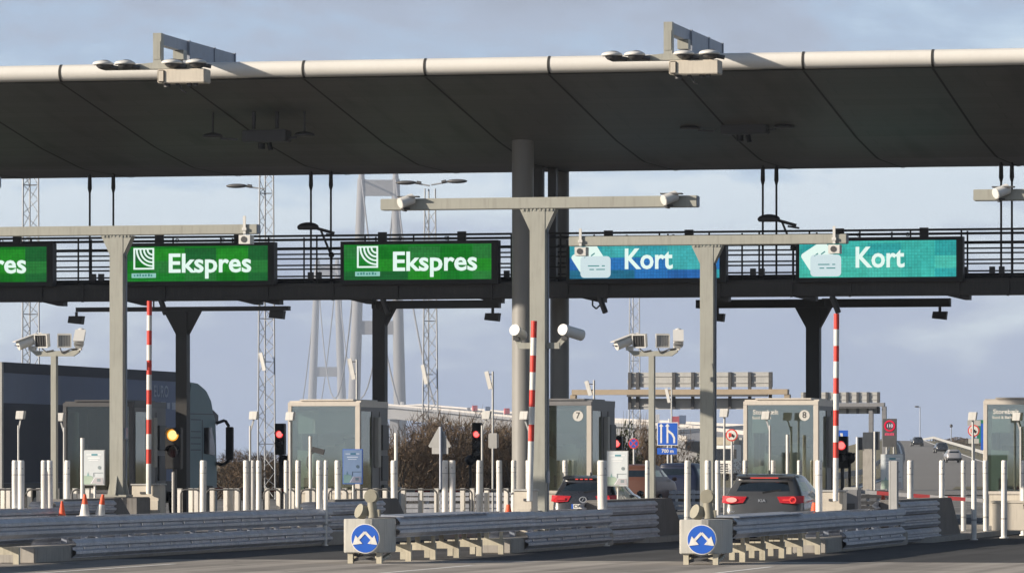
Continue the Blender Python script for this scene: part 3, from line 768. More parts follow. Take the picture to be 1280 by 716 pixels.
    for sd_ in (1, -1):
        xx = X if sd_ > 0 else X - W
        for i, z0 in enumerate((.06, .43)):
            r = MB(); ya = Y['dbl0'] - (.0 if i else .8)
            w_sheet(r, xx - sd_ * .005, ya, Y['dbl1'], z0, .33, .075, side=sd_)
            bl = r; yy = ya + .6
            while yy < Y['dbl1']:
                bl.cyl((xx + sd_ * .005, yy, z0 + .165), (xx + sd_ * .03, yy, z0 + .165), .028, n=8, m=1); yy += 1.33
            part("beam", r, [M['rail'], M['bolt']], g, True)
        for i in range(3):
            r = MB(); z0 = .05 + i * .29
            w_sheet(r, xx - sd_ * .10, Y['dbl1'] + .02, Y['tri1'] + i * -.12 + .12, z0, .26, .06, side=sd_); part("end_beam", r, M['rail'], g, True)
        po = MB(); yy = Y['dbl0'] + .4
        while yy < Y['dbl1'] - .2:
            po.box(xx - sd_ * .16 - .05, xx - sd_ * .16 + .05, yy - .05, yy + .05, .0, .72); yy += 2.0
        each_part("post", po, M['galv'], g, True)
    # crash block with a raked far end
    c = thing("crash_block", label_b, "concrete block", (X - .4, Y['blk0'], 0), group="concrete crash blocks before the booths")
    m = MB(); m.prism([(Y['blk0'], 0), (Y['blk0'], .90), (Y['blk0'] + .03, .93), (Y['blk1'] - 1.6, .93), (Y['blk1'], .06), (Y['blk1'], 0)], 'x', X - .62, X - .20)
    part("block", m, M['dconc'], c, True, bevel=.02)
crash_island(XI['B'], dict(box0=478, box1=495, wedge=640, dbl0=668, dbl1=762, tri1=826, blk0=768, blk1=868),
             "crash cushion with blue arrow sign, the one left of the photo's middle", "stacked grey guardrail in front of the black hatchback",
             "concrete crash block right behind the guardrail by the black hatchback", "sunlit concrete footing behind the left arrow-sign cushion")
crash_island(XI['C'], dict(box0=899, box1=916, wedge=1034, dbl0=1062, dbl1=1128, tri1=1178, blk0=1136, blk1=1213),
             "crash cushion with blue arrow sign, in front of the dark grey SUV", "stacked grey guardrail right of the dark grey SUV",
             "concrete crash block with sloping end left of the cream equipment cabinet", "sunlit concrete footing behind the right arrow-sign cushion")
crash_island(XI['A'], dict(box0=-190, box1=-165, wedge=45, dbl0=108, dbl1=412, tri1=486, blk0=431, blk1=530),
             "", "long stacked grey guardrail filling the photo's lower left", "concrete crash block behind the left arrow-sign cushion's lamps",
             "concrete footing at the photo's lower left corner under the long guardrail", arrow=False)
crash_island(XI['A0'], dict(box0=-590, box1=-560, wedge=-320, dbl0=-290, dbl1=72, tri1=150, blk0=92, blk1=190),
             "", "stacked grey guardrail behind the long one, at the photo's left edge", "concrete crash block under the leftmost beige portal post",
             "concrete footing of the guardrail at the photo's left edge", arrow=False)
# the single beam and the frames before the long guardrail's footing
def left_cushion():
    X = XI['A']; y0 = y_at(-330, X); y1 = y_at(108, X)
    t = thing("crash_cushion", "crash cushion cut off at the photo's lower left corner, without an arrow sign", "crash cushion", (X - .34, y0, 0), group="crash cushions with arrow signs")
    for sd_ in (1, -1):
        r = MB(); w_sheet(r, sd_ * .34, 0, y1 - y0, .43, .35, .07, side=sd_); part("side_beam", r, M['rail'], t)
    for k in range(6):
        yy = (y_at(40, X) - y0) * (k + .9) / 6.2; f = MB()
        f.box(.22, .32, yy, yy + .09, 0, .30); f.box(-.32, -.22, yy, yy + .09, 0, .3); f.box(-.22, .22, yy + .005, yy + .085, .17, .3); part("frame", f, M['yframe'], t)
left_cushion()

M['dframe'] = mat('dark_booth_frame', (.085, .085, .09), .45, var=.1, streak=.2)
# ================================================================== TOLL BOOTHS
def booth(px_r, num, label, text=False, frame='frame', dark=False, top=None):
    """px_r: column of the near right-hand corner"""
    Yb = 129.3; TB = .12
    X = x_at(px_r, Yb); W, D, H = 1.92, 2.9, 3.14
    t = thing("toll_booth", label, "toll booth", (X - W / 2, Yb, KH), group="toll booths under the canopy")
    w = W / 2; f_ = .10
    fr = MB()
    fr.box(w - f_ - .03, w, 0, .1, 0, H - TB); fr.box(-w + f_, w - f_ - .03, .0, .09, .78, .86)
    tf = MB(); tf.box(-w, -w + f_, 0, .1, 0, H - TB); tf.box(-w, w, -.002, .1, H - TB, H - .02); part("top_frame", tf, M[top or frame], t, bevel=.008)
    part("front_frame", fr, M[frame], t, bevel=.008)
    ro = MB(); ro.box(-w + .02, w + .0, .1, D + .05, H - .14, H + .02); ro.box(-w + .3, w - .2, .06, D - .3, H + .02, H + .06); part("roof", ro, M[top or 'frame'] if not dark else M['dframe'], t)
    gl = MB(); gl.box(-w + f_, w - f_ - .03, .04, .055, .86, H - TB); part("front_window", gl, G_dark if dark else G_booth, t)
    lo = MB(); lo.box(-w + f_, w - f_ - .03, .03, .07, 0, .78); part("front_panel", lo, M['cream'] if not dark else M['mgrey'], t)
    for sd_ in (1, -1):
        x = w * sd_
        g = MB(); g.box(x - .02 * (sd_ > 0) , x + .02 * (sd_ < 0), .12, 1.2, .9, H - .25); part("side_window", g, G_side, t)
        sp = MB(); a, b = (x - .04, x - .001) if sd_ > 0 else (x + .001, x + .04)
        sp.box(a, b, .1, 1.2, 0, .9); sp.box(a, b, .1, D, H - .25, H - .14)
        sp.box(a - .02, b + .02, 1.2, 1.32, 0, H - .25); sp.box(a, b, 1.32, 2.0, 0, H - .25); sp.box(a - .02, b + .02, 2.0, 2.1, 0, H - .25); sp.box(a, b, 2.1, D, 0, H - .25)
        part("side_panel", sp, M['mgrey'], t)
        if sd_ > 0:
            mc = MB(); mc.box(b, b + .06, 2.16, 2.8, 1.9, 2.55); mc.box(b, b + .05, 2.16, 2.8, 1.1, 1.75); mc.box(b, b + .07, 2.25, 2.7, .4, 1.0); part("service_panel", mc, M['dgrey'], t)
            ms = MB(); ms.box(b + .01, b + .12, 1.45, 1.75, 1.45, 2.75); part("card_reader", ms, M['lgrey'], t, bevel=.01)
    bk = MB(); bk.box(-w + .04, w - .04, D - .06, D, 0, H - .14); part("back_wall", bk, M['inner2'] if dark else M['inner'], t)
    fl = MB(); fl.box(-w + .04, w - .04, .1, D - .06, 0, .06); part("floor", fl, M['dgrey'], t)
    ins = MB()
    ins.box(-w + .1, w - .1, .12, .7, .82, .88, 0); ins.box(-w + .15, -.25, D - .5, D - .08, .06, 2.0, 1); ins.box(-.15, .35, 1.7, 1.85, 1.0, 2.05, 1)
    part("desk", ins, [M['lgrey'], M['inner2']], t)
    mo = MB(); mo.prism([(.32, 2.2), (.62, 2.22), (.62, 1.95), (.40, 1.93)], 'y', .75, .95); mo.cyl((.5, .85, 1.93), (.4, .85, 1.5), .02, n=6); mo.box(-.62, -.42, .3, .5, .88, 1.18); mo.box(-.1, .3, .35, .42, .95, 1.25); mo.cyl((.1, .4, .88), (.1, .4, .96), .05, n=8)
    part("monitor", mo, M['black'], t)
    if not dark:
        sc = MB(); sc.prism([(-.82, .88), (-.05, .88), (-.05, 1.62), (-.38, 1.86), (-.82, 1.9)] if num != '8' else [(-.80, .88), (.18, .88), (.18, 1.55), (-.1, 1.75), (-.5, 1.82), (-.5, 1.5), (-.8, 1.45)], 'y', .42, .45); sc.box(-.8, .78, .44, .47, 2.32, 2.9); part("added_pale_panel", sc, mat("pale_panel_tone", (.46, .52, .48), .8, var=.06), t)  # added pale panels that catch the sun, standing in for reflections in the glass
    ch = MB(); ch.box(-.3, .15, 1.1, 1.5, .5, .58); ch.box(-.3, .15, 1.5, 1.57, .58, 1.15); ch.cyl((-.08, 1.3, .06), (-.08, 1.3, .5), .04, n=8); part("chair", ch, M['dgrey'], t)
    if num:
        n_ = MB(); n_.disc((w - .36, H - .38), .135, .02, .032, 28); nn = part("number_disc", n_, M['white'], t)
        lettering("numeral", num, .22, M['dgrey'], nn, w - .36, .018, H - .375, bold=.01, align='CENTER', depth=.002)
    if text:
        lettering("lettering", "Storebælt", .165, M['white'], t, -w + .24, .03, H - .30, bold=.014, depth=.003)
        lettering("lettering", "Sund & Bælt", .10, M['white'], t, -w + .22, .03, H - .44, bold=.012, depth=.003)
    return t
booth(450, "", "cream-framed glass toll booth with no number, behind the blue poster")
booth(167, "", "dark grey-framed toll booth in front of the lorry trailer", frame='dframe', dark=True)
booth(739.5, "7", "glass toll booth numbered 7 beside the round columns", top='mgrey')
booth(1023, "8", "cream-framed glass toll booth numbered 8 behind the dark grey SUV", text=True)
booth(1325, "", "cream-framed toll booth at the photo's right edge above the cream cabinet", text=True)

# cream storage cabinet with two latches before the right-hand booth
x, y = gxy(1262, 121); t = thing("equipment_cabinet", "cream equipment cabinet with two latches below the rightmost booth", "cabinet", (x, y, KH))
a = MB(); a.box(-.42, .62, 0, .6, 0, .64); part("body", a, M['cream'], t, bevel=.012)
b = MB(); b.box(-.44, .64, -.02, .62, .64, .69); part("lid", b, M['cream'], t)
for dx in (-.2, .33):
    c = MB(); c.box(dx, dx + .05, -.03, -.001, .50, .62); c.box(dx - .01, dx + .06, -.035, -.03, .57, .60); part("latch", c, M['dgrey'], t)

# ================================================================== BEIGE CAMERA PORTALS
def camera_on(parent, x, z, hang, facing=1):
    c = MB()
    if hang:                   # white dome-faced unit under the beam
        c.box(-.14, .12, -.16, .18, -.2, .0); c.cyl((-.02, -.17, -.1), (-.02, -.16, -.1), .07, m=1); c.box(-.03, .03, -.2, -.17, .02, .42); c.box(-.05, .05, -.22, -.16, .1, .16)
    else:
        c.cyl((0, -.42, .02), (.25, -.18, .14), .13, .13, 14); c.cyl((-.008, -.428, .016), (0, -.42, .02), .115, n=14, m=0)
        c.box(-.1, .42, -.36, -.1, .17, .20, 1); c.box(.02, .07, -.3, -.001, -.16, .02, 1); c.box(-.02, .2, -.26, -.22, -.12, -.08, 1)
    h = part("camera", c, [M['cam_white'], M['dgrey']], parent); h.location = (x, 0, z)
    if not hang: h.scale = (.82, .82, .82); h.location.y = -.03
    return h
def portal(px, d, z0, z1, half, label, hang, cams=True, foot=0.0, side_cams=False, gusset=True):
    x, y = gxy(px, d)
    t = thing("camera_portal", label, "camera portal", (x, y, 0), group="beige camera portals over the lanes")
    p = MB(); p.box(-.16, .16, -.16, .16, foot, z0); part("post", p, M['beige'], t, bevel=.012)
    b = MB(); b.box(-half, half, -.155, .155, z0 + .014, z1); part("beam", b, M['beige'], t, bevel=.01)
    k_ = MB(); k_.tube([(.175, .05, foot + .1), (.175, .05, z0 - .5), (.175, -.02, z0 - .45), (.175, -.02, z0 - .06)], .018, 6); k_.box(.161, .2, -.08, .08, foot + 1.3, foot + 1.55); part("cable_duct", k_, M['galv'], t)
    w_ = MB(); w_.tube([(-half + .3, .165, z1 - .06), (-.3, .165, z1 - .05), (.3, .165, z1 - .07), (half - .3, .165, z1 - .05)], .014, 5); part("cable", w_, M['dgrey'], t)
    e = MB(); e.box(-half - .006, -half, -.13, .13, z0 + .03, z1 - .02); e.box(half, half + .006, -.13, .13, z0 + .03, z1 - .02)
    part("end_plate", e, M['galv'], t)
    for sd_ in (-1, 1):
        g = MB(); g.prism([(sd_ * .16, z0 - .42), (sd_ * .16, z0), (sd_ * .36, z0)], 'y', -.15, .15)
        for k in range(4): g.box(sd_ * (.05 + k * .08) - .02, sd_ * (.05 + k * .08) + .02, -.17, -.13, z0 - .035, z0 + .006)
        part("gusset", g, M['beige'], t)
    f = MB(); f.box(-.26, .26, -.26, .26, foot, foot + .05)
    for sd_ in (-1, 1): f.prism([(sd_ * .161, foot + .05), (sd_ * .161, foot + .48), (sd_ * .25, foot + .05)], 'y', -.03, .03)
    f.prism([(-.16, foot + .05), (-.161, foot + .48), (-.3, foot + .05)], 'x', -.02, .02); part("base_plate", f, M['beige'], t)
    if foot > .5:
        q = MB(); q.box(-.55, .6, -.5, .5, 0, foot - .003); part("plinth", q, M['dconc'], t, bevel=.02)
    if cams:
        for sx in (-1, 1):
            if hang: camera_on(t, sx * (half - .28), z0 - .01, True)
            else: camera_on(t, sx * (half - .46) if sx < 0 else half - .62, (z0 + z1) / 2 + .0, False)
    if side_cams:
        for sx in (-1, 1):
            a = MB(); zc = gz(432, d)
            ox = .45 if sx < 0 else .53
            a.beam((sx * .16, 0, zc), (sx * .42, 0, zc), .12, .12); a.beam((sx * .38, 0, zc), (sx * ox, 0, zc + .16), .1, .1); a.cyl((sx * ox, 0, zc + .12), (sx * ox, 0, zc + .2), .07)
            part("camera_arm", a, M['beige'], t)
            c = MB(); dx = .28 if sx > 0 else .05
            c.cyl((0, -.2, 0), (dx, .22, -.1), .115, .115, 16); c.cyl((-.004, -.215, .003), (0, -.2, 0), .113, .115, 16)
            c.box(-.06, .06, -.1, 0.0, -.2, -.1, 1)
            h = part("camera", c, [M['cam_white'], M['dgrey']], t); h.location = (sx * ox, 0, zc + .31)
    return t
D1 = 103.2
portal(674, D1, gz(262, D1), gz(247, D1), 3.21, "tall beige camera portal just in front of the round canopy columns", False, side_cams=True)
portal(1425, 100, gz(250, 100), gz(235, 100), 3.2, "beige camera portal whose arm enters at the photo's right edge", False)
portal(-205, 97.5, gz(238, 97.5), gz(223, 97.5), 3.2, "beige camera portal whose arm tip shows at the photo's left edge under the canopy", False)
D2 = 119.5; portal(885, D2, gz(307, D2), gz(294.5, D2), 3.24, "beige camera portal between the two Kort signs, behind the near tall one", True, foot=KH)
D3 = 116.8; portal(148, D3, gz(295, D3), gz(282.5, D3), 3.27, "leftmost beige camera portal, standing on a concrete block by the cones", True, foot=.93)
# block the left portal stands on reaches under its foot
# ================================================================== DARK LIGHTING PORTALS BEHIND THE BOOTHS
def dark_portal(px, d, yt, yb, pl, pr, label, w, lamps, gus):
    x, y = gxy(px, d); s = S(d)
    t = thing("lighting_portal", label, "lighting portal", (x, y, 0), group="dark lighting portals behind the booths")
    z0, z1 = gz(yb, d), gz(yt, d)
    p = MB(); p.box(-w / 2, w / 2, -.16, .16, 0, z0); part("post", p, M['char'], t)
    xl, xr = (pl - px) / s / CA, (pr - px) / s / CA
    b = MB(); b.box(xl, xr, -.14, .14, z0 + .003, z1); part("beam", b, M['char'], t)
    if gus:
        for sd_ in (-1, 1):
            if sd_ == -1 and xl > -.4: continue
            g = MB(); g.prism([(sd_ * w / 2, z0 - gus), (sd_ * w / 2, z0), (sd_ * (w / 2 + gus * .55), z0)], 'y', -.12, .12)
            part("gusset", g, M['char'], t)
    for lp, ly in lamps:
        xx = (lp - px) / s / CA; zz_ = gz(ly, d); l = MB()
        l.prism([(xx - .2, zz_ - .08), (xx + .17, zz_ - .12), (xx + .2, zz_ + .1), (xx - .17, zz_ + .1)], 'y', -.15, .12); l.cyl((xx, 0, zz_ + .1), (xx, 0, z0), .04, n=8)
        part("floodlight", l, M['char'], t)
dark_portal(228.5, 136.6, 383.5, 389, 94, 363, "dark thin-armed lighting portal rising beside the lorry cab", .30, [(93, 399), (348, 394)], .62)
dark_portal(475, 137.4, 376, 386, 466, 625, "dark one-armed lighting portal on the unnumbered booth", .34, [(616, 397)], .45)
dark_portal(1017, 139.2, 374, 384.5, 872, 1185, "dark two-armed lighting portal behind booth 8", .37, [(898, 396), (1172, 395)], .55)
t3 = MB()

# ================================================================== SMALL STREET FURNITURE
def bollard_proto(name, r, h, cap):
    t = thing(name, "", "bollard", (0, 0, 0))
    a = MB(); a.cyl((0, 0, 0), (0, 0, h - .03), r, n=20); a.cyl((0, 0, h - .03), (0, 0, h), r, r * .82, n=20); a.cyl((0, 0, -.02), (0, 0, .03), r * 1.5, n=20)
    part("tube", a, M['white'], t)
    s_ = MB(); s_.cyl((0, 0, h - .31), (0, 0, h - .29), r + .0015, n=20, caps=False); s_.cyl((0, 0, .42), (0, 0, .46), r + .0015, n=20, caps=False); part("band", s_, M['lgrey'], t)
    b = MB(); b.cyl((r * .55, -r * .86, h - .17), (r * .42, -r * .6, h - .17), .012, n=8); part("bolt_hole", b, M['black'], t)
    return t
BOL = [
 (18.5, 108, .062, "white bollard nearest the photo's left edge, just left of another"), (26.5, 107.5, .066, "second white bollard from the photo's left edge"),
 (55, 108, .066, "left one of the pair of white bollards left of the first traffic cone"), (63, 108.2, .062, "right one of the pair of white bollards left of the first traffic cone"),
 (83.5, 114, .062, "white bollard left of the info board near the lorry trailer"), (253.5, 122, .078, "thick white bollard right of the amber traffic light"),
 (307.5, 126, .068, "leftmost of three touching white bollards left of the unnumbered booth"), (315.5, 127, .062, "middle of three touching white bollards left of the unnumbered booth"),
 (323.5, 125.5, .066, "rightmost of three touching white bollards left of the unnumbered booth"), (358, 130, .062, "white bollard at the left frame of the unnumbered booth"),
 (372.5, 128, .066, "white bollard right of the unnumbered booth's left frame"), (399.5, 106.9, .066, "white bollard just left of the long guardrail's far end"),
 (406.5, 106.4, .042, "thin grey-white post standing at the long guardrail's far end"), (422.5, 113, .066, "white bollard left of the blue poster"),
 (493, 117, .072, "white bollard right of the unnumbered booth, left of the concrete block's end"), (556, 120, .072, "left one of the white pair under the back of the triangular sign"),
 (565.5, 120, .072, "right one of the white pair under the back of the triangular sign"), (598.5, 125, .072, "white bollard right below the red light left of the columns"),
 (624.5, 127, .072, "white bollard left of the near round column"), (642, 130, .066, "white bollard right at the foot of the near round column"),
 (660, 130, .05, "thin white bollard behind the red and white boom by the tall portal"), (707, 130.3, .066, "white bollard in front of booth 7's window"),
 (753.5, 106.0, .1, "thickest white bollard, in front of the black hatchback's right side"),
 (809, 115.5, .05, "thin white bollard at the foot of the camera mast by the lane merge sign"), (859, 119.5, .072, "white bollard between the lane merge sign and the beige portal"),
 (885.5, 117.5, .07, "white bollard in front of the beige portal post by the dark grey SUV"), (897.5, 118.5, .06, "shaded grey bollard right of the beige portal post by the SUV"),
 (931.5, 128, .056, "white bollard at the left frame of booth 8"), (966.5, 130, .066, "white bollard in front of the middle of booth 8"),
 (1000, 130, .062, "white bollard in front of booth 8's right half"), (1024, 106.5, .07, "white bollard at the right rear corner of the dark grey SUV"),
 (1138, 112, .068, "white bollard just right of the rightmost info board"), (1177, 114.5, .06, "white bollard over the raked end of the right crash block"),
 (1204.5, 120, .058, "white bollard left of the no-overtaking sign post"), (1217.5, 114.2, .058, "white bollard with a base ring standing on the dark asphalt"),
 (1232.5, 120, .062, "white bollard at the left edge of the cream cabinet"), (1255, 117, .066, "white bollard in front of the cream cabinet's middle"),
 (1279, 121, .06, "white bollard cut by the photo's right edge"),
]
def lane_islands(x):
    for v in XI.values():
        if v - 2.4 <= x <= v + .15: return True
    return False
protos = {}
for px, d, r, lab in BOL:
    x, y = gxy(px, d)
    if r not in protos:
        protos[r] = bollard_proto("bollard", r, 1.75, True); o = protos[r]
        o.location = (x, y, 0); o['label'] = lab; o['group'] = "tall white bollards"
    else: o = dup(protos[r], (x, y, 0), lab, "tall white bollards")
    o.rotation_euler = (random.uniform(-.008, .008), random.uniform(-.009, .009), random.uniform(-.5, .5))
# square bollard before the right info board: shade painted grey, sunlit edge painted white
x, y = gxy(1117.5, 106.8); t = thing("bollard", "square bollard with painted grey shade and white lit edge before the rightmost info board", "bollard", (x, y, 0), group="tall white bollards")
a = MB(); a.box(-.085, .085, -.08, .08, 0, 1.74); part("tube", a, M['lgrey'], t, bevel=.015); b = MB(); b.box(-.095, -.075, -.085, -.02, .02, 1.735); part("lit_edge", b, M['white'], t)

# low posts of the crossing behind the islands
rel = lambda px: ("left of the lorry cab" if px < 235 else "under the lorry cab" if px < 290 else "left of the unnumbered booth" if px < 360 else "before the unnumbered booth" if px < 455 else
                  "right of the unnumbered booth" if px < 530 else "below the triangular sign's back" if px < 570 else "left of the round columns")
LOW = [(4, 3), (11, 3.5), (37, 5), (48.5, 4), (71, 3), (94, 5), (110, 5), (117, 4), (225, 5), (239, 6), (246, 4), (265.5, 6), (282.5, 5), (289, 5), (296.5, 5), (334, 6), (348.5, 5), (366, 5), (385, 5), (392, 5), (412, 5), (431, 5), (443, 4), (457, 5), (469.5, 5), (481.5, 5), (504.5, 6), (526, 5), (546, 5), (578.5, 5), (590.5, 5), (608.5, 5), (633, 5)]
lp = None
ordn = ["first", "second", "third", "fourth", "fifth", "sixth", "seventh", "eighth", "ninth", "tenth"]
cnt = {}
for px, w in LOW:
    d = 130.4 + (px * 7 % 5) * .2; x, y = gxy(px, d); r_ = rel(px); cnt[r_] = cnt.get(r_, 0) + 1
    lab = f"low off-white post {r_}, {ordn[cnt[r_] - 1]} from the left there"
    if lp is None:
        lp = thing("low_post", lab, "post", (x, y, 0), group="low off-white posts behind the islands")
        a = MB(); a.box(-.055, .055, -.055, .055, 0, 1.03); part("shaft", a, M['offwhite'], lp, bevel=.008)
        b = MB(); b.box(-.058, .058, -.058, .058, 1.03, 1.05); part("cap", b, M['lgrey'], lp)
    else: dup(lp, (x, y, 0), lab)
# hoop railings
HOOP = [(-14, 20, "dark hoop railing at the photo's left edge"), (33, 58, "dark hoop railing left of the first bollard pair, under the trailer"), (90, 107, "dark hoop railing below the leftmost info board"), (226, 252, "dark hoop railing below the amber light"),
        (258, 303, "dark hoop railing below the lorry mirror"), (330, 352, "dark hoop railing below the red light left of the unnumbered booth"), (355, 370, "dark hoop railing at the unnumbered booth's left frame"), (376, 397, "dark hoop railing in front of the unnumbered booth's window"),
        (411, 436, "dark hoop railing under the blue poster"), (440, 492, "dark hoop railing at the unnumbered booth's right side"), (497, 549, "dark hoop railing left of the triangular sign's pole"), (553, 592, "dark hoop railing right of the triangular sign's pole"), (596, 638, "dark hoop railing just left of the round columns")]
for a_, b_, lab in HOOP:
    d = 130.0; x0, y0 = gxy(a_, d); x1, y1 = gxy(b_, d); w = x1 - x0; t = MB(); r = .1
    pts = [(0, 0, 0), (0, 0, .92), (.03, 0, .98), (r, 0, 1.02), (w - r, 0, 1.02), (w - .03, 0, .98), (w, 0, .92), (w, 0, 0)]
    t.tube(pts, .022, 8); t.cyl((0, 0, .32), (w, 0, .32), .016, n=6)
    solo("hoop_railing", t, M['dgrey'], lab, "railing", (x0, y0, KH - .12), group="dark hoop railings behind the islands")

# traffic cones
def cone(px, d, whole, label, h=.75, tilt=0):
    x, y = gxy(px, d); t = thing("traffic_cone", label, "traffic cone", (x, y, .58 if px < 130 else 0), group="traffic cones on the islands"); t.rotation_euler = (0, tilt, 0)
    z = 0
    bands = [(0, .03, h * .3, h * .3, 'W')] + ([(.03, h * .3, h * .24, h * .19, 'R'), (h * .3, h, h * .19, h * .06, 'R')] if whole else [(.03, h * .56, h * .23, h * .14, 'W'), (h * .56, h, h * .14, h * .06, 'R')])
    for a, b, r0, r1, c in bands:
        m_ = MB(); m_.cyl((0, 0, a), (0, 0, b), r0, r1, n=20) if a else m_.box(-r0, r0, -r0, r0, a, b)
        part("base" if a == 0 else ("white_band" if c == 'W' else "orange_band"), m_, M['white'] if c == 'W' else M['orange'], t)
x0, y0 = gxy(66, 107.6); x1, y1 = gxy(146, 107.6); a = MB(); a.box(0, x1 - x0, -.35, .35, 0, .58); solo("concrete_ledge", a, M['dconc'], "low concrete ledge the three traffic cones stand on, behind the long guardrail", "concrete ledge", (x0, y0, 0), bevel=.02)
for px, d, w, lab, ti, hh in ((77.5, 107.6, True, "mostly red traffic cone, leftmost of the three by the beige portal", 0, .33), (106, 107.6, False, "upright traffic cone with white lower half, middle of the three", 0, .47), (125, 107.7, False, "leaning traffic cone with white lower half, rightmost of the three", .14, .47),
                          (1018.5, 107.5, False, "traffic cone between the dark grey SUV and the barrier housing", 0, .88), (635.5, 118, True, "small red traffic cone left of the grey barrier housing at the columns", 0, .75), (1104, 150, True, "tiny red cone on the lane beneath the rightmost info board", 0, .75)):
    cone(px, d, w, lab, h=hh, tilt=ti)

# raised booms with their housings
def barrier(px, yt, d, boxw, ytb, side, label, lean=0.0, horiz=False):
    x, y = gxy(px, d); s = S(d); t = thing("barrier_gate", label, "barrier gate", (x, y, 0), group="barrier gates with raised booms")
    zb = gz(ytb, d); l, r = boxw
    b = MB(); b.box((l - px) / s, (r - px) / s, .1, .6, .0, zb); h = part("housing", b, M['cream'] if not horiz else M['lgrey'], t, bevel=.02)
    c = MB(); c.box((l - px) / s + .03, (r - px) / s - .03, .085, .1, .25, zb - .35); c.box((l - px) / s + .2, (l - px) / s + .32, .08, .1, zb - .2, zb - .15, 1); part("hatch", c, [M['cream'], M['dgrey']], h)
    li = MB(); li.box((l - px) / s - .02, (r - px) / s + .02, .08, .62, zb, zb + .03); part("lid", li, M['lgrey'], t)
    zt = gz(yt, d); p = MB(); n = 0; z = zb - .2; step = .325
    L = zt - z
    k = 0
    zz_ = zt
    while zz_ > z:
        a = max(z, zz_ - (step if k % 2 == 0 else step * 1.06))
        f0 = lean * (a - z) / L; f1 = lean * (zz_ - z) / L
        if k % 2 == 0 and a < zb + .45: k = 1
        p.cyl((f0, 0, a), (f1, 0, zz_), .058, n=14, m=0 if k % 2 == 0 else 1); zz_ = a - 1e-4; k += 1
    part("boom", p, [M['red'], M['white']], t)
    return t
barrier(185.8, 376, 117.5, (162, 198), 606, 1, "raised red and white boom on a pale housing beside the leftmost portal", .02)
barrier(662, 401, 101, (640, 664), 613, 1, "raised red and white boom leaning on the tall portal's left side", .09)
barrier(1044.5, 392, 108.5, (1023, 1053), 614, 1, "raised red and white boom on a cream housing right of booth 8", .02)
x, y = gxy(1063, 115); a = MB(); a.box(-.14, .16, 0, .5, 0, 1.1); t = thing("control_cabinet", "grey control cabinet right behind the right barrier housing", "cabinet", (x, y, 0)); part("body", a, M['mgrey'], t, bevel=.015); b = MB(); b.box(-.08, .1, -.02, -.001, .45, .8); part("hatch", b, M['dgrey'], t)
# closed booms across the lanes
def closed(px0, px1, d, y0, y1, label, n, flip=0):
    a, b = P(px0, y0, d), P(px1, y1, d); b = Vector((b.x, a.y, b.z)); t = thing("closed_boom", label, "barrier boom", tuple(a), group="closed booms across the lanes")
    r = MB(); ho = MB(); ho.box(-.35, 0, -.12, .3, -a.z, .1); part("housing", ho, M['lgrey'], t, bevel=.02)
    for k in range(n):
        u0, u1 = (b - a) * (k / n), (b - a) * ((k + 1) / n)
        r.beam(u0, u1, .05, .085, m=(k + flip) % 2)
    part("boom", r, [mat('shaded_boom_red', (.32, .03, .035), .6, var=.2), mat('shaded_boom_white', (.33, .33, .34), .6, var=.15)], t)  # shade painted in: darkened versions of the boom's red and white
closed(268, 360, 146, 611, 612, "closed red and white boom left of the unnumbered booth", 5)
closed(500, 640, 146, 613, 613, "closed red and white boom left of the round columns", 7, 1)
closed(1074, 1234, 118.5, 614, 625, "closed red and white boom beside the rightmost info board, sloping down to the right", 7, 1)

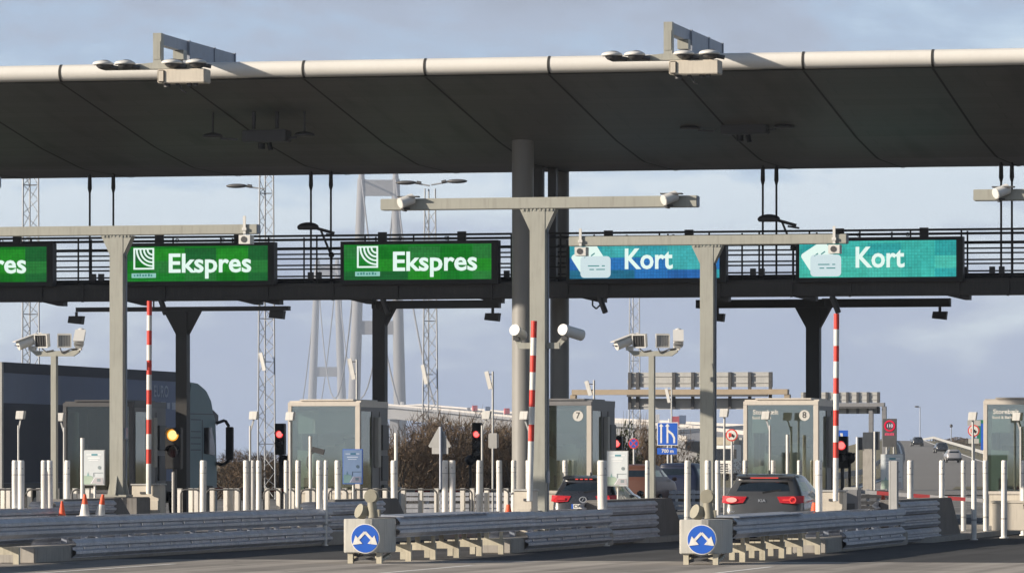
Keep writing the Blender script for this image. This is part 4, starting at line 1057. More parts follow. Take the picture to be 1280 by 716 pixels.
# information boards on posts
def board(px0, px1, y0, y1, d, label, polepx, dim):
    px = (px0 + px1) / 2; x, y = gxy(px, d); s = S(d); w = (px1 - px0) / s / CA; z0, z1 = gz(y1, d), gz(y0, d); h = z1 - z0
    t = thing("info_board", label, "info board", (x, y, 0), group="information boards before the booths")
    b = MB(); b.box(-w / 2, w / 2, -.02, .02, z0, z1); part("panel", b, M['lgrey'] if not dim else M['blue'], t)
    p = MB(); p.box(-w / 2 + .015, w / 2 - .015, -.026, -.021, z0 + .015, z1 - .015); po = part("poster", p, dim or M['poster'], t)
    q = MB(); f = lambda u: -w / 2 + .02 + u * (w - .04); g = lambda v: z0 + .02 + v * (h - .04)
    yy0, yy1 = -.030, -.027
    q.box(f(.12), f(.38), yy0, yy1, g(.87), g(.895), 1); q.box(f(.38), f(.68), yy0, yy1, g(.86), g(.91), 0); q.box(f(.7), f(.88), yy0, yy1, g(.87), g(.9), 1); q.box(f(.2), f(.8), yy0, yy1, g(.77), g(.80), 1); q.box(f(.25), f(.72), yy0, yy1, g(.71), g(.73), 1)
    q.prism([(f(0), g(.26)), (f(.42), g(.24)), (f(.6), g(0)), (f(0), g(0))], 'y', yy0, yy1, 2)
    q.prism([(f(.10), g(.24)), (f(.16), g(.26)), (f(.2), g(.36)), (f(.24), g(.27)), (f(.4), g(.25))], 'y', yy0 - .001, yy1, 3)
    q.prism([(f(.3), g(.02)), (f(.52), g(.2)), (f(.95), g(.2)), (f(.98), g(.02))], 'y', yy0 - .002, yy1, 4)
    q.prism([(f(.34), g(.02)), (f(.54), g(.2)), (f(.56), g(.2)), (f(.38), g(.02))], 'y', yy0 - .003, yy1, 1)
    q.box(f(.48), f(.95), yy0 - .003, yy1, g(.335), g(.35), 5); q.box(f(.48), f(.5), yy0 - .003, yy1, g(.22), g(.335), 5)
    q.cyl((f(.78), yy0 - .002, g(.5)), (f(.78), yy1, g(.5)), w * .08, n=12, m=5)
    q.box(f(.66), f(.84), yy0 - .004, yy1, g(.08), g(.17), 5)
    T = 'b' if dim else 'w'
    part("picture", q, [mat("print_teal" + T, (.10, .30, .36) if T == 'w' else (.03, .13, .22), .5), mat("print_white" + T, (.85, .87, .88) if T == 'w' else (.4, .47, .6), .5), mat("print_green" + T, (.42, .52, .42) if T == 'w' else (.12, .22, .24), .5),
                        mat("print_sea" + T, (.28, .48, .46) if T == 'w' else (.07, .16, .22), .5), mat("print_road" + T, (.50, .48, .50) if T == 'w' else (.17, .18, .26), .5), mat("print_dark" + T, (.25, .30, .32) if T == 'w' else (.05, .09, .14), .5)], po)
    le = MB(); le.cyl((0, .045, 0), (0, .045, z0 + .1), .025, n=8)
    if polepx:
        xx = (polepx - px) / s; le.cyl((xx, 0, 0), (xx, 0, gz(547, d)), .045, n=12); le.beam((xx, 0, z1 - .15), (-w / 2, 0, z1 - .15), .03, .03)
    part("pole", le, M['white'], t)
board(104, 131.5, 562, 606, 116, "white info board beside the leftmost beige portal post", 102.3, None)
board(428.5, 453.5, 561, 604.5, 124, "blue-tinted info poster in front of the unnumbered booth", None, mat("poster_blue", (.13, .20, .34), .5, var=.1))
board(758.5, 785.5, 563, 607.5, 120, "white info board right of booth 7", None, None)
board(1101, 1129, 567, 611.5, 121, "white info board on the right, partly behind a square grey bollard", None, None)

# traffic lights
def signal(px, ytop, ybot, w, lit, d, label, lamp_y, n=3, col='red', turned=0.0):
    x, y = gxy(px, d); s = S(d); z1, z0 = gz(ytop, d), gz(ybot, d); W = w / s
    t = thing("traffic_light", label, "traffic light", (x, y, 0), group="traffic lights at the booths"); t.rotation_euler = (0, 0, turned)
    b = MB(); b.box(-W / 2, W / 2, -.1, .12, z0, z1); part("head", b, M['black'], t, bevel=.015)
    p = MB(); p.cyl((0, .05, 0), (0, .05, z0), .05, n=10); part("post", p, M['dgrey'], t)
    zl = gz(lamp_y, d); r = W * .37
    for k in range(n):
        zc = zl - k * (W * 1.02)
        if zc - r < z0: break
        L = MB(); L.cyl((0, -.115, zc), (0, -.1, zc), r, n=20)
        q = part("lamp", L, glow("lamp_" + col, (1.0, .05, .05) if col == 'red' else (1.0, .36, .03), .8) if k == 0 else M['lens'], t)
        if k == 0:
            C = MB(); C.cyl((0, -.118, zc), (0, -.1155, zc), r * .8, n=20); part("lamp_core", C, glow("core_" + col, (1.0, .24, .22) if col == 'red' else (1.0, .74, .30), .85), q)
        v = MB(); v.ring((0, zc), r * 1.02, r * 1.12, -.26, -.1, n=14, a0=0.1, a1=math.pi - .1); part("visor", v, M['black'], t)
signal(217.5, 534, 586, 20, 0, 118.5, "traffic light showing amber beside the left barrier boom", 543.5, col='amber')
signal(350.5, 529, 568, 12.5, 0, 150, "traffic light showing red just left of the unnumbered booth", 542.5)
signal(596.5, 528, 578, 11.5, 0, 152, "traffic light showing red left of the round columns", 542.5)
signal(771.5, 545, 563, 13, 0, 146, "traffic light showing red over the info board right of booth 7", 554, n=1)
signal(1052.5, 545, 585, 15, 0, 141, "traffic light showing red right of booth 8", 556.5)
for px, yy, d in ((355, 575, 150), (588, 575, 152), (1062, 572, 141)):
    x, y = gxy(px, d); z = gz(yy, d); a = MB(); a.ell((0, 0, 0), .16, .14, .16); a.cyl((0, 0, -.1), (0, 0, -z), .04, n=8); a.beam((0, 0, 0), (.15, -.1, .12), .05, .05)
    solo("camera_dome", a, M['black'], {355: "dark round camera head beside the red light left of the unnumbered booth", 588: "dark round camera head at the red light left of the columns", 1062: "dark round camera head right of booth 8's red light"}[px], "camera", (x, y, z))

# camera masts with floodlights: four devices on one crossarm
def mast4(px, d, label):
    x, y = gxy(px, d); s = S(d); t = thing("camera_mast", label, "camera mast", (x, y, 0), group="masts with two cameras and two floodlights")
    za = gz(441, d)
    p = MB(); p.box(-.068, .068, -.07, .07, 0, za - .06); part("post", p, M['beige'], t, bevel=.01)
    a = MB(); a.prism([(-.56, .06), (-.4, -.075), (.46, -.075), (.6, .02), (.6, .06), (.4, .045), (-.3, .045)], 'y', -.05, .05); a.v = [v + Vector((0, 0, za)) for v in a.v]; part("crossarm", a, M['beige'], t)
    def rot(mb, ax, ang, c):
        R = Matrix.Rotation(ang, 4, ax); c = Vector(c); mb.v = [R @ v + c for v in mb.v]; return mb
    c1 = MB(); c1.cyl((0, -.3, 0), (0, .3, 0), .115, .105, 16); c1.cyl((0, -.305, -.01), (0, -.3, 0), .085, n=14, m=1); c1.box(-.12, .12, -.36, .2, .1, .118)
    rot(c1, 'X', .35, (0, 0, 0)); rot(c1, 'Z', -.95, (-.56, -.05, za + .27)); part("camera", c1, [M['cam_white'], M['lens']], t)
    c2 = MB(); c2.cyl((0, -.3, 0), (0, .3, 0), .115, .105, 16); c2.cyl((0, -.305, -.01), (0, -.3, 0), .085, n=14, m=1); c2.box(-.12, .12, -.36, .2, .1, .118)
    rot(c2, 'X', .5, (0, 0, 0)); rot(c2, 'Z', .2, (.62, -.05, za + .33)); part("camera", c2, [M['cam_white'], M['lens']], t)
    st = MB(); st.box(-.6, -.45, -.05, .1, za + .06, za + .16); st.box(.5, .64, -.04, .06, za + .06, za + .2, 0); st.beam((.35, -.02, za + .0), (.56, -.02, za + .1), .05, .05, 1); st.tube([(-.28, -.04, za + .1), (-.18, -.06, za + .03), (.0, -.06, za + .06)], .015, 6, 1); st.tube([(.15, -.06, za + .12), (.2, -.07, za - .0), (.4, -.06, za + .08), (.55, -.05, za + .1)], .015, 6, 1)
    part("bracket", st, [M['cam_white'], M['dgrey']], t)
    for xx, tl, bright in ((-.27, -.12, 0), (.25, .3, 1)):
        f = MB()
        f.box(-.16, .16, -.1, -.07, .13, .155); f.box(-.16, .16, -.1, -.07, -.155, -.13); f.box(-.16, -.135, -.1, -.07, -.13, .13); f.box(.135, .16, -.1, -.07, -.13, .13); f.prism([(-.15, -.15), (.15, -.15), (.15, .15), (-.15, .15)], 'y', -.07, .09)
        rot(f, 'X', .15, (0, 0, 0)); rot(f, 'Z', tl, (xx, -.04, za + .28)); h = part("floodlight", f, M['cam_white'], t)
        g = MB(); g.box(-.135, .135, -.074, -.0705, -.13, .13)
        for k in range(5): g.box(-.13 + k * .06, -.115 + k * .06, -.085, -.075, -.12, .12, 1)
        rot(g, 'X', .15, (0, 0, 0)); rot(g, 'Z', tl, (xx, -.04, za + .28)); part("lens", g, [M['lgrey'] if bright else M['dgrey'], M['mgrey'] if bright else M['black']], h)
    return t
mast4(68, 117.5, "mast with two white cameras and two square floodlights beside the lorry trailer")
mast4(815, 118.5, "mast with two white cameras and two square floodlights in front of the lane merge sign")

# little pole lamps with square heads
def pole_lamp(px, yh, d, label, yb=None, arm=0):
    x, y = gxy(px, d); z = gz(yh, d); s = S(d); t = thing("pole_lamp", label, "pole lamp", (x, y, 0), group="slim pole lamps with square heads")
    o = arm / s
    p = MB(); p.cyl((o, 0, 0), (o, 0, z - (.25 if arm else .05)), .028, n=8)
    if arm: p.beam((o, 0, z - .4), (0, 0, z - .08), .035, .035)
    part("pole", p, M['steelpole'], t)
    h = MB(); h.prism([(-.11, -.1), (.08, -.1), (.11, .1), (-.09, .1)], 'y', -.09, .09); h.v = [v + Vector((0, 0, z)) for v in h.v]; part("head", h, M['white'], t, bevel=.008)
for px, yh, arm, lab in ((26, 518.5, -3, "pole lamp in front of the lorry trailer near the photo's left edge"), (75.5, 521, 5, "pole lamp between the left camera mast and the dark booth"), (317.5, 519, -5, "pole lamp beside the lattice mast left of the unnumbered booth"),
                     (363, 520, 0, "pole lamp at the top left corner of the unnumbered booth"), (608.5, 518.5, -6, "pole lamp between the red light and the round columns"), (655.5, 519, 6, "pole lamp right at the near round column"),
                     (905.5, 516, 0, "pole lamp between the beige portal post and booth 8"), (957.5, 519, 5, "pole lamp in front of booth 8's lettering"), (1216, 520, 0, "pole lamp above the no-overtaking sign on the right"), (1271, 520.5, 5, "pole lamp in front of the rightmost booth's lettering")):
    pole_lamp(px, yh, 129.6 if px in (957.5, 1271) else 126, lab, arm=arm)
# thin posts with cameras
def cam_post(px, ytop, d, label, cam_px, cam_y, dark):
    x, y = gxy(px, d); s = S(d); t = thing("camera_post", label, "camera post", (x, y, 0), group="thin camera posts before the booths")
    p = MB(); p.cyl((0, 0, 0), (0, 0, gz(ytop, d)), .042, n=12); part("post", p, M['white'], t)
    if cam_px:
        dx = (cam_px - px) / s; z = gz(cam_y, d); c = MB(); c.beam((dx - .14, -.02, z + .06), (dx + .16, .02, z - .02), .13, .13); part("camera", c, M['dgrey'], t)
        w = MB(); w.tube([(dx - .1, .05, z), (dx - .28, .05, z - .15), (dx - .3, .05, z - .35), (dx - .2, .05, z - .5)], .016, 6); part("cable", w, M['dgrey'], t)
cam_post(388, 545, 130.4, "thin white post with a dark camera before the unnumbered booth's window", 397.5, 564, 1)
cam_post(984.5, 543, 129.8, "thin white post before booth 8's window", None, 0, 0)
cam_post(495, 541, 122, "thin rust-stained post right of the unnumbered booth", None, 0, 0)
cam_post(217, 590, 128, "thin short pale post below the amber light", None, 0, 0)

# antenna poles behind the booths
def antenna(px, yt, yb, apx, ay0, ay1, d, label):
    x, y = gxy(px, d); s = S(d); t = thing("antenna_pole", label, "antenna pole", (x, y, 0), group="slim poles with white panel antennas")
    p = MB(); p.cyl((0, 0, 0), (0, 0, gz(yt, d)), .035, n=8); part("pole", p, M['steelpole'], t)
    a = MB(); ax = (apx - px) / s; z0, z1 = gz(ay1, d), gz(ay0, d); a.beam((ax + .07, 0, z0), (ax - .07, 0, z1), .13, .08, up=(0, 1, 0)); part("antenna", a, M['white'], t)
    b = MB(); b.beam((ax, 0, z0 + .12), (0, 0, z0 + .2), .03, .03); b.beam((ax, 0, z1 - .1), (0, 0, z1 - .1), .03, .03); part("bracket", b, M['dgrey'], t)
antenna(616, 464, 600, 610.5, 464, 486, 166, "slim pole with a white panel antenna left of the round columns")
antenna(446, 449, 500, 439.5, 448, 474, 168, "slim pole with a white panel antenna above the unnumbered booth's roof")
antenna(742.5, 475, 505, 735.5, 476, 494, 166, "slim pole with a white panel antenna above booth 7's roof")
antenna(839.5, 484, 505, 834.5, 485, 503, 232, "slim pole with a white panel antenna above the lane merge sign")
x, y = gxy(617, 165.5); a = MB(); a.box(-.12, .12, -.06, -.03, gz(560, 165.5), gz(541, 165.5)); a.box(-.16, -.13, -.04, .0, gz(559, 165.5), gz(542, 165.5)); a.box(.13, .16, -.04, 0, gz(559, 165.5), gz(542, 165.5)); solo("junction_box", a, M['lgrey'], "pale junction box on the antenna pole left of the columns", "junction box", (x, y, 0))

# ================================================================== ROAD SIGNS
def sign_post(t, d, px_list, zt, rpx, r=.035):
    s = S(d)
    for px in px_list:
        p = MB(); p.cyl(((px - rpx) / s, .06, 0), ((px - rpx) / s, .06, zt), r, n=8); part("post", p, M['steelpole'], t)
# lane merge sign
d = 215; x, y = gxy(834.5, d); s = S(d); t = thing("merge_sign", "blue lane merge sign with two white arrows and a 700 m plate", "road sign", (x, y, 0))
z0, z1 = gz(556.5, d), gz(527.5, d); w = 26 / s / CA
b = MB(); b.box(-w / 2, w / 2, 0, .03, z0, z1); part("border", b, M['white'], t)
b = MB(); b.box(-w / 2 + .03, w / 2 - .03, -.008, -.001, z0 + .03, z1 - .03); part("blue_face", b, M['blue'], t)
a = MB(); e = .038
def arrow_up(cx): a.box(cx - e, cx + e, -.014, -.009, z0 + .10, z1 - .16); a.prism([(cx - .1, z1 - .17), (cx + .1, z1 - .17), (cx, z1 - .05)], 'y', -.0135, -.0088)
arrow_up(-.27); arrow_up(-.005)
a.prism([(.03, z0 + .66), (.03, z0 + .55), (.16, z0 + .45), (.24, z0 + .3), (.24, z0 + .10), (.32, z0 + .10), (.32, z0 + .33), (.23, z0 + .5)], 'y', -.0145, -.0095)
part("arrows", a, M['white'], t)
zb0, zb1 = gz(567.5, d), gz(559.5, d); b = MB(); b.box(-w / 2, w / 2 - .05, 0, .03, zb0, zb1); pl = part("distance_plate", b, M['blue'], t)
lettering("lettering", "700 m", .2, M['white'], pl, 0, -.004, (zb0 + zb1) / 2, bold=.03, align='CENTER', depth=.002)
sign_post(t, d, (834.5, 839.5), z0 + .3, 834.5, .045)
# no stopping
def round_sign(px, py, rpx, d, label, kind, ypole):
    x, y = gxy(px, d); s = S(d); r = rpx / s; z = gz(py, d); t = thing("round_sign", label, "road sign", (x, y, 0), group="round road signs")
    a = MB(); a.disc((0, z), r, 0, .03, 28); part("rim", a, M['red'], t)
    b = MB(); b.disc((0, z), r * .8, -.006, -.0005, 28)
    part("face", b, M['blue'] if kind == 'stop' else M['white'], t)
    c = MB()
    if kind == 'stop':
        for sx in (-1, 1): c.beam((-sx * r * .56, -.009 - .001 * sx, z - r * .56), (sx * r * .56, -.009 - .001 * sx, z + r * .56), .004, r * .16, up=(0, 1, 0)) if False else c.prism([(-sx * r * .62, z - r * .5), (-sx * r * .5, z - r * .62), (sx * r * .62, z + r * .5), (sx * r * .5, z + r * .62)], 'y', -.012 - .001 * sx, -.007)
        part("cross_bars", c, M['red'], t)
    else:
        c.box(-r * .5, -r * .02, -.011, -.007, z - r * .3, z + r * .36, 0); c.box(.04 * r, r * .5, -.011, -.007, z - r * .3, z + r * .0, 1); c.box(.04 * r, r * .28, -.011, -.007, z + r * 0.001, z + r * .2, 1)
        for q in (-.34, .3): c.disc((q * r, z - r * .34), r * .1, -.0125, -.007, 10, 1)
        part("lorry_symbol", c, [M['red'], M['black']], t)
    p = MB(); p.cyl((0, .06, 0), (0, .06, z + r * .5), .04, n=8); part("post", p, M['steelpole'], t)
    return t, z, r
round_sign(792, 554, 6.6, 190, "no stopping sign, red cross on blue, right of booth 7", 'stop', 0)
round_sign(914.5, 543.5, 7.6, 175, "no overtaking by lorries sign above the white lorry, left of booth 8", 'lorry', 0)
t, z, r = round_sign(1217, 538, 7.4, 165, "no overtaking by lorries sign on the right beside the last booth", 'lorry', 0)
s = S(165); b = MB(); b.box(-.17, .17, 0, .03, gz(554, 165), gz(548, 165)); part("sub_plate", b, M['lgrey'], t); b = MB(); b.box(-.2, .22, .035, .05, gz(532, 165), gz(525, 165)); part("back_plate", b, M['lgrey'], t)
# back of a triangular sign
d = 172; x, y = gxy(549.5, d); s = S(d); t = thing("warning_sign", "back of a grey triangular sign with a rectangular plate, seen left of the columns", "road sign", (x, y, 0))
a = MB(); zt, zb = gz(533, d), gz(557, d); a.prism([(-14.5 / s, zb), (-13 / s, zb - .05), (13 / s, zb - .05), (14.5 / s, zb), (1 / s, zt), (-1 / s, zt)], 'y', 0, .03); part("triangle", a, M['lgrey'], t)
b = MB(); b.box(-10 / s, 11 / s, 0, .03, gz(567, d), gz(558.7, d)); part("plate", b, M['lgrey'], t); p = MB(); p.cyl((.05, -.05, 0), (.05, -.05, zt), .05, n=8); part("post", p, M['galv'], t)
# variable speed sign
d = 240; x, y = gxy(1112, d); s = S(d); t = thing("speed_sign", "dark variable speed sign lit with a red ring and 110", "road sign", (x, y, 0))
z0, z1 = gz(558, d), gz(523, d); w = 16.5 / s / CA; b = MB(); b.box(-w / 2, w / 2, 0, .18, z0, z1); part("panel", b, M['dgrey'], t)
c = MB(); zc = gz(532, d); c.ring((0, zc), .19, .262, -.02, -.002, n=28); part("red_ring", c, glow("led_red", lin(220, 40, 70), .75), t)
lettering("numeral", "110", .2, glow("led_num", lin(235, 215, 225), .75), t, 0, -.012, zc, bold=.02, align='CENTER')
c = MB()
for k in range(6): c.box(-.22 + k * .075, -.165 + k * .075, -.015, -.002, gz(544, d), gz(541, d) + (.02 if k in (1, 4) else 0))
part("text_line", c, glow("led_red2", lin(215, 90, 110), .75), t)
sign_post(t, d, (1108, 1117), z0 + .1, 1112, .04)
# blue sign right of booth 8, green and blue panels behind the last booth
d = 185; x, y = gxy(1054, d); s = S(d); t = thing("lane_arrow_sign", "blue sign with a white arrow half hidden by the boom right of booth 8", "road sign", (x, y, 0))
b = MB(); b.box(-8 / s, 6 / s, 0, .03, gz(560, d), gz(537.5, d)); part("panel", b, M['blue'], t); a = MB(); a.prism([(-.12, gz(541, d)), (-.02, gz(541, d)), (.0, gz(548, d)), (.12, gz(551, d)), (.1, gz(552.5, d)), (-.06, gz(549.5, d))], 'y', -.008, -.001); part("arrow", a, M['white'], t); sign_post(t, d, (1054,), gz(545, d), 1054)
d = 260; x, y = gxy(1226, d); s = S(d); t = thing("direction_sign", "green and blue direction sign peeking out left of the last booth", "road sign", (x, y, 0))
b = MB(); b.box(-5 / s, 40 / s, .02, .06, gz(553, d), gz(524.5, d)); part("green_panel", b, M['green'], t); c = MB(); c.box(0 / s, 40 / s, -.01, .015, gz(562, d), gz(529, d)); part("blue_panel", c, M['blue'], t); sign_post(t, d, (1230, 1255), gz(540, d), 1226, .06)
# backs of the overhead signs
def overhead(d, pxl, pxr, yb0, yb1, panels, label, cols, vs, mcol):
    x, y = gxy(pxl, d); s = S(d); t = thing("overhead_sign_gantry", label, "sign gantry", (x, y, 0), group="overhead sign gantries seen from behind")
    f = lambda px: (px - pxl) / s
    a = MB(); a.box(0, f(pxr), -.3, .3, gz(yb1, d), gz(yb0, d)); part("beam", a, mcol, t)
    for c in cols:
        a = MB(); a.box(f(c) - .15, f(c) + .15, -.25, .25, 0, gz(yb1, d) - .001); part("column", a, mcol, t)
    for (x0, x1, y0, y1) in panels:
        p = MB(); p.box(f(x0), f(x1), .45, .5, gz(y1, d), gz(y0, d))
        for q in (.3, .75): p.box(f(x0), f(x1), .40, .449, gz(y1, d) + (gz(y0, d) - gz(y1, d)) * q - .03, gz(y1, d) + (gz(y0, d) - gz(y1, d)) * q + .03)
        part("sign_back", p, M['lgrey'], t)
    b = MB(); y0 = min(p[2] for p in panels); y1 = max(p[3] for p in panels)
    for v in vs: b.box(f(v) - .09, f(v) + .09, .31, .43, gz(y1, d), gz(y0, d))
    part("stiffener", b, M['dgrey'], t)
    w = MB(); w.box(f(vs[0]), f(vs[-1]), -.5, -.301, gz(yb1 + 2.5, d), gz(yb1, d)); part("catwalk", w, M['dgrey'], t)
tan = mat("tan_painted_beam", (.36, .29, .21), .6, var=.1)
overhead(290, 716, 989, 487, 493.5, [(785, 967.5, 465.5, 484), (785, 967.5, 498, 511.5)], "overhead sign gantry seen from behind, the larger nearer one right of the columns", (717, 988), (787, 797, 843, 867, 914, 939, 965), tan)
overhead(390, 985, 1107, 503.5, 508, [(1000, 1100, 490, 503), (1030, 1100, 509, 517)], "overhead sign gantry seen from behind, the smaller farther one right of booth 8", (1090, 1106.5), (1005, 1033, 1046, 1059, 1072, 1085, 1098), M['mgrey'])
x, y = gxy(1084, 290); a = MB(); a.box(-.25, .3, 0, .5, 0, gz(540, 290)); solo("concrete_pier", a, M['concrete'], "tan concrete pier under the farther sign gantry's column", "pier", (x, y, 0), bevel=.02)
for px, y0, y1, w, d, lab in ((1075, 546, 584, 6, 200, "dark sign back on a white post left of the concrete pier"), (1096, 539, 562, 7, 260, "dark tall cabinet between the pier and the speed sign")):
    x, y = gxy(px, d); s = S(d); t = thing("sign_back", lab, "sign", (x, y, 0)); a = MB(); a.box(-w / 2 / s, w / 2 / s, 0, .1, gz(562, d), gz(y0, d)); part("panel", a, M['dgrey'], t); b = MB(); b.cyl((-.1, -.05, 0), (-.1, -.05, gz(y0, d)), .05, n=8); part("post", b, M['white'], t)
# far lamp posts
for px, yt, yb, d, lab, dx in ((1150, 508, 546, 985, "slim street lamp with one arm where the motorway climbs", -5), (1189, 532, 556, 900, "small dark lamp post beside the climbing motorway", 0)):
    x, y = gxy(px, d); s = S(d); t = thing("street_lamp", lab, "street lamp", (x, y, 0)); p = MB(); p.cyl((0, 0, ground_z(px, d) - .2), (0, 0, gz(yt, d)), .09, n=8); part("post", p, M['galv'], t)
    h = MB(); z = gz(yt, d)
    h.ell((dx / s * .8, 0, z), .45, .3, .16) if dx else h.ell((0, 0, z), .28, .28, .3)
    if dx: h.beam((0, 0, z - .1), (dx / s, 0, z), .1, .1)
    part("head", h, M['dgrey'], t)

# ================================================================== LATTICE MASTS, BRIDGE, VIADUCT
def lattice(px, d, yt, w0, w1, label, lamps=(), ants=()):
    x, y = gxy(px, d); s = S(d); zt = gz(yt, d); t = thing("lattice_mast", label, "lattice mast", (x, y, 0), group="steel lattice masts")
    fr, br = MB(), MB()
    def leg(k, z):
        w = (w0 + (w1 - w0) * z / zt) / s; a = math.radians(100 + 120 * k + 12); R = w / 1.73
        return Vector((R * math.cos(a), R * math.sin(a), z))
    for k in range(3): fr.cyl(leg(k, 0), leg(k, zt), .040, n=6)
    z = 0.0; i = 0
    while z < zt - .5:
        st = min(zt, z + .62)
        for k in range(3):
            a, b = (k, (k + 1) % 3) if i % 2 == 0 else ((k + 1) % 3, k)
            br.cyl(leg(a, z), leg(b, st), .016, n=5, caps=False)
            if i % 9 == 4: br.cyl(leg(k, z), leg((k + 1) % 3, z), .02, n=5, caps=False)
        z = st; i += 1
    part("legs", fr, M['lattice'], t); part("bracing", br, M['lattice'], t)
    for x0, x1, yl in lamps:
        a = MB(); zl = gz(yl, d); a.cyl(((x0 - px) / s, -.1, zl - .05), ((x1 - px) / s, -.1, zl + .08), .035, n=6); part("lamp_arm", a, M['lattice'], t)
        hx = (x1 - px) / s; sg = 1 if x1 > x0 else -1
        h = MB(); h.ell((0, 0, 0), .5, .2, .1); h.cyl((-.5 * sg, 0, 0), (-.7 * sg, 0, -.03), .08, n=8); q = part("lamp_head", h, M['dgrey'], t); q.location = (hx + sg * .35, -.1, zl + .1)
    for ax, ay0, ay1 in ants:
        a = MB(); xx = (ax - px) / s; a.beam((xx + .08, -.35, gz(ay1, d)), (xx - .1, -.35, gz(ay0, d)), .16, .1, up=(0, 1, 0)); part("antenna", a, M['white'], t)
        b = MB(); b.beam((xx, -.3, gz((ay0 + ay1) / 2, d)), (xx + .3, 0, gz((ay0 + ay1) / 2, d)), .04, .04); part("bracket", b, M['lattice'], t)
lattice(38, 225, 205, 22, 19, "steel lattice mast at the photo's left edge behind the lorry trailer")
lattice(332.5, 232, 205, 22, 17, "steel lattice mast left of the unnumbered booth, with one lamp arm at its top", lamps=((331, 305, 235),), ants=((331, 441, 463),))
lattice(537, 236, 236, 21, 13, "steel lattice mast with a two-armed street lamp at its top, left of the columns", lamps=((538, 517, 231), (540, 563, 230)), ants=((533, 456, 480),))
lattice(792.5, 330, 369, 15, 12, "thin steel lattice mast behind the blue and teal sign, right of booth 7", ants=((789, 475, 498),))

def suspension():
    t = thing("suspension_bridge", "hazy grey suspension bridge far away with two tall concrete pylons", "bridge", tuple(P(470, 575, 4500) * 1))
    c1, c2 = P(471.5, 575, 4500), P(408.5, 575, 6500)
    def pylon(px, d, legs, yt, beams, w):
        pd = thing("pylon", None, None); pd.parent = t
        for (xt, xb) in legs:
            l = MB(); a = P(xb, 575, d); b = P(xt, yt, d); a.z = 0
            n = 6
            for k in range(n):
                p, q = a + (b - a) * k / n, a + (b - a) * (k + 1) / n
                wa, wb = w * (1.45 - .55 * k / n), w * (1.45 - .55 * (k + 1) / n)
                l.cyl(p, q, wa * .62, wb * .62, n=8, caps=True)
            l.ell((b.x, b.y, b.z), w * .42, w * .42, 9)
            part("leg", l, M['bridge'], pd, True)
        for (y0, y1) in beams:
            f = lambda yy, k: legs[k][1] + (legs[k][0] - legs[k][1]) * (575 - yy) / (575 - yt)
            ym = (y0 + y1) / 2; a, b = P(f(ym, 0), ym, d), P(f(ym, 1), ym, d); h = (y1 - y0) * d / FP
            m = MB(); m.beam(a, b, w * .8, h); part("crossbeam", m, M['bridge'], pd, True)
    pylon(471.5, 4500, ((452, 440), (494.5, 501)), 224, ((225, 245), (401, 418)), 6.6)
    pylon(408.5, 6500, ((397, 387), (421.5, 430)), 331, ((332, 345), (458.5, 470.5)), 7.0)
    cb = MB()
    def cable(a, b, sag, n=18, r=.75):
        pts = []
        for k in range(n + 1):
            u = k / n; p = a + (b - a) * u; p.z -= sag * 4 * u * (1 - u); pts.append(p)
        cb.tube(pts, r, 5)
    for k in (0, 1):
        a = P((452, 494.5)[k], 224, 4500); b = P((397, 421.5)[k], 331, 6500)
        cable(a, b, 178); e = P((500, 545)[k], 512, 3600); cable(a, e, 22); e2 = P((375, 398)[k], 520, 7300); cable(b, e2, 20)
    part("main_cable", cb, M['bridge'], t, True)
    dk = MB(); pts = [P(452, 512, 3800), P(471.5, 516, 4500), P(408.5, 535, 6500), P(385, 545, 7400)]
    for a, b in zip(pts[:-1], pts[1:]): dk.beam(a, b, 25, 4)
    part("deck", dk, M['bridge'], t, True)
suspension()

VI = [(1000, 1000, 545), (935, 1250, 538.5), (860, 1800, 530.5), (755, 2250, 524.5), (640, 2700, 519), (560, 3050, 511), (485, 3400, 504.5), (462, 3650, 506), (440, 3900, 508)]
def viaduct():
    t = thing("approach_viaduct", "pale concrete viaduct rising to the left behind the brown scrub", "viaduct", tuple(P(640, 575, 900)))
    top = [P(a, yy, d) for a, d, yy in VI]
    away = Vector((-SA, CA, 0))
    dk, pa, pi = MB(), MB(), MB()
    sec = [(0, 0), (0, -1.4), (3.2, -2.4), (5.0, -9.0), (17, -9.0), (19, -2.4), (22, -1.4), (22, 0)]
    vs = []
    nrm = []
    for k, p in enumerate(top):
        a = top[max(0, k - 1)]; b = top[min(len(top) - 1, k + 1)]; dr = (b - a); dr.z = 0; dr.normalize(); nn = Vector((-dr.y, dr.x, 0))
        if nn.dot(away) < 0: nn = -nn
        nrm.append(nn)
        vs += [p + nn * u + Vector((0, 0, w - 1.0)) for u, w in sec]
    n = len(sec); fs = []
    for k in range(len(top) - 1):
        for j in range(n): fs.append((k * n + j, k * n + (j + 1) % n, (k + 1) * n + (j + 1) % n, (k + 1) * n + j))
    dk.add(vs, fs); part("deck", dk, M['bridge'], t, True)
    for (p, q, na, nb) in zip(top[:-1], top[1:], nrm[:-1], nrm[1:]):
        pa.beam(p + na * .1 - Vector((0, 0, .5)), q + nb * .1 - Vector((0, 0, .5)), .25, 1.0)
        pa.beam(p + na * 21.8 - Vector((0, 0, .5)), q + nb * 21.8 - Vector((0, 0, .5)), .25, 1.0)
        m = (p + q) / 2 + (na + nb) * 5.5
        if m.z > 12: pi.box(m.x - 3, m.x + 3, m.y - 2, m.y + 2, 0, m.z - 9.9)
    part("parapet", pa, mat("parapet_concrete", (.52, .49, .46), .9, var=.08, scale=.05), t, True); each_part("pier", pi, M['bridge'], t, True)
    return top, nrm
VT, VN = viaduct()
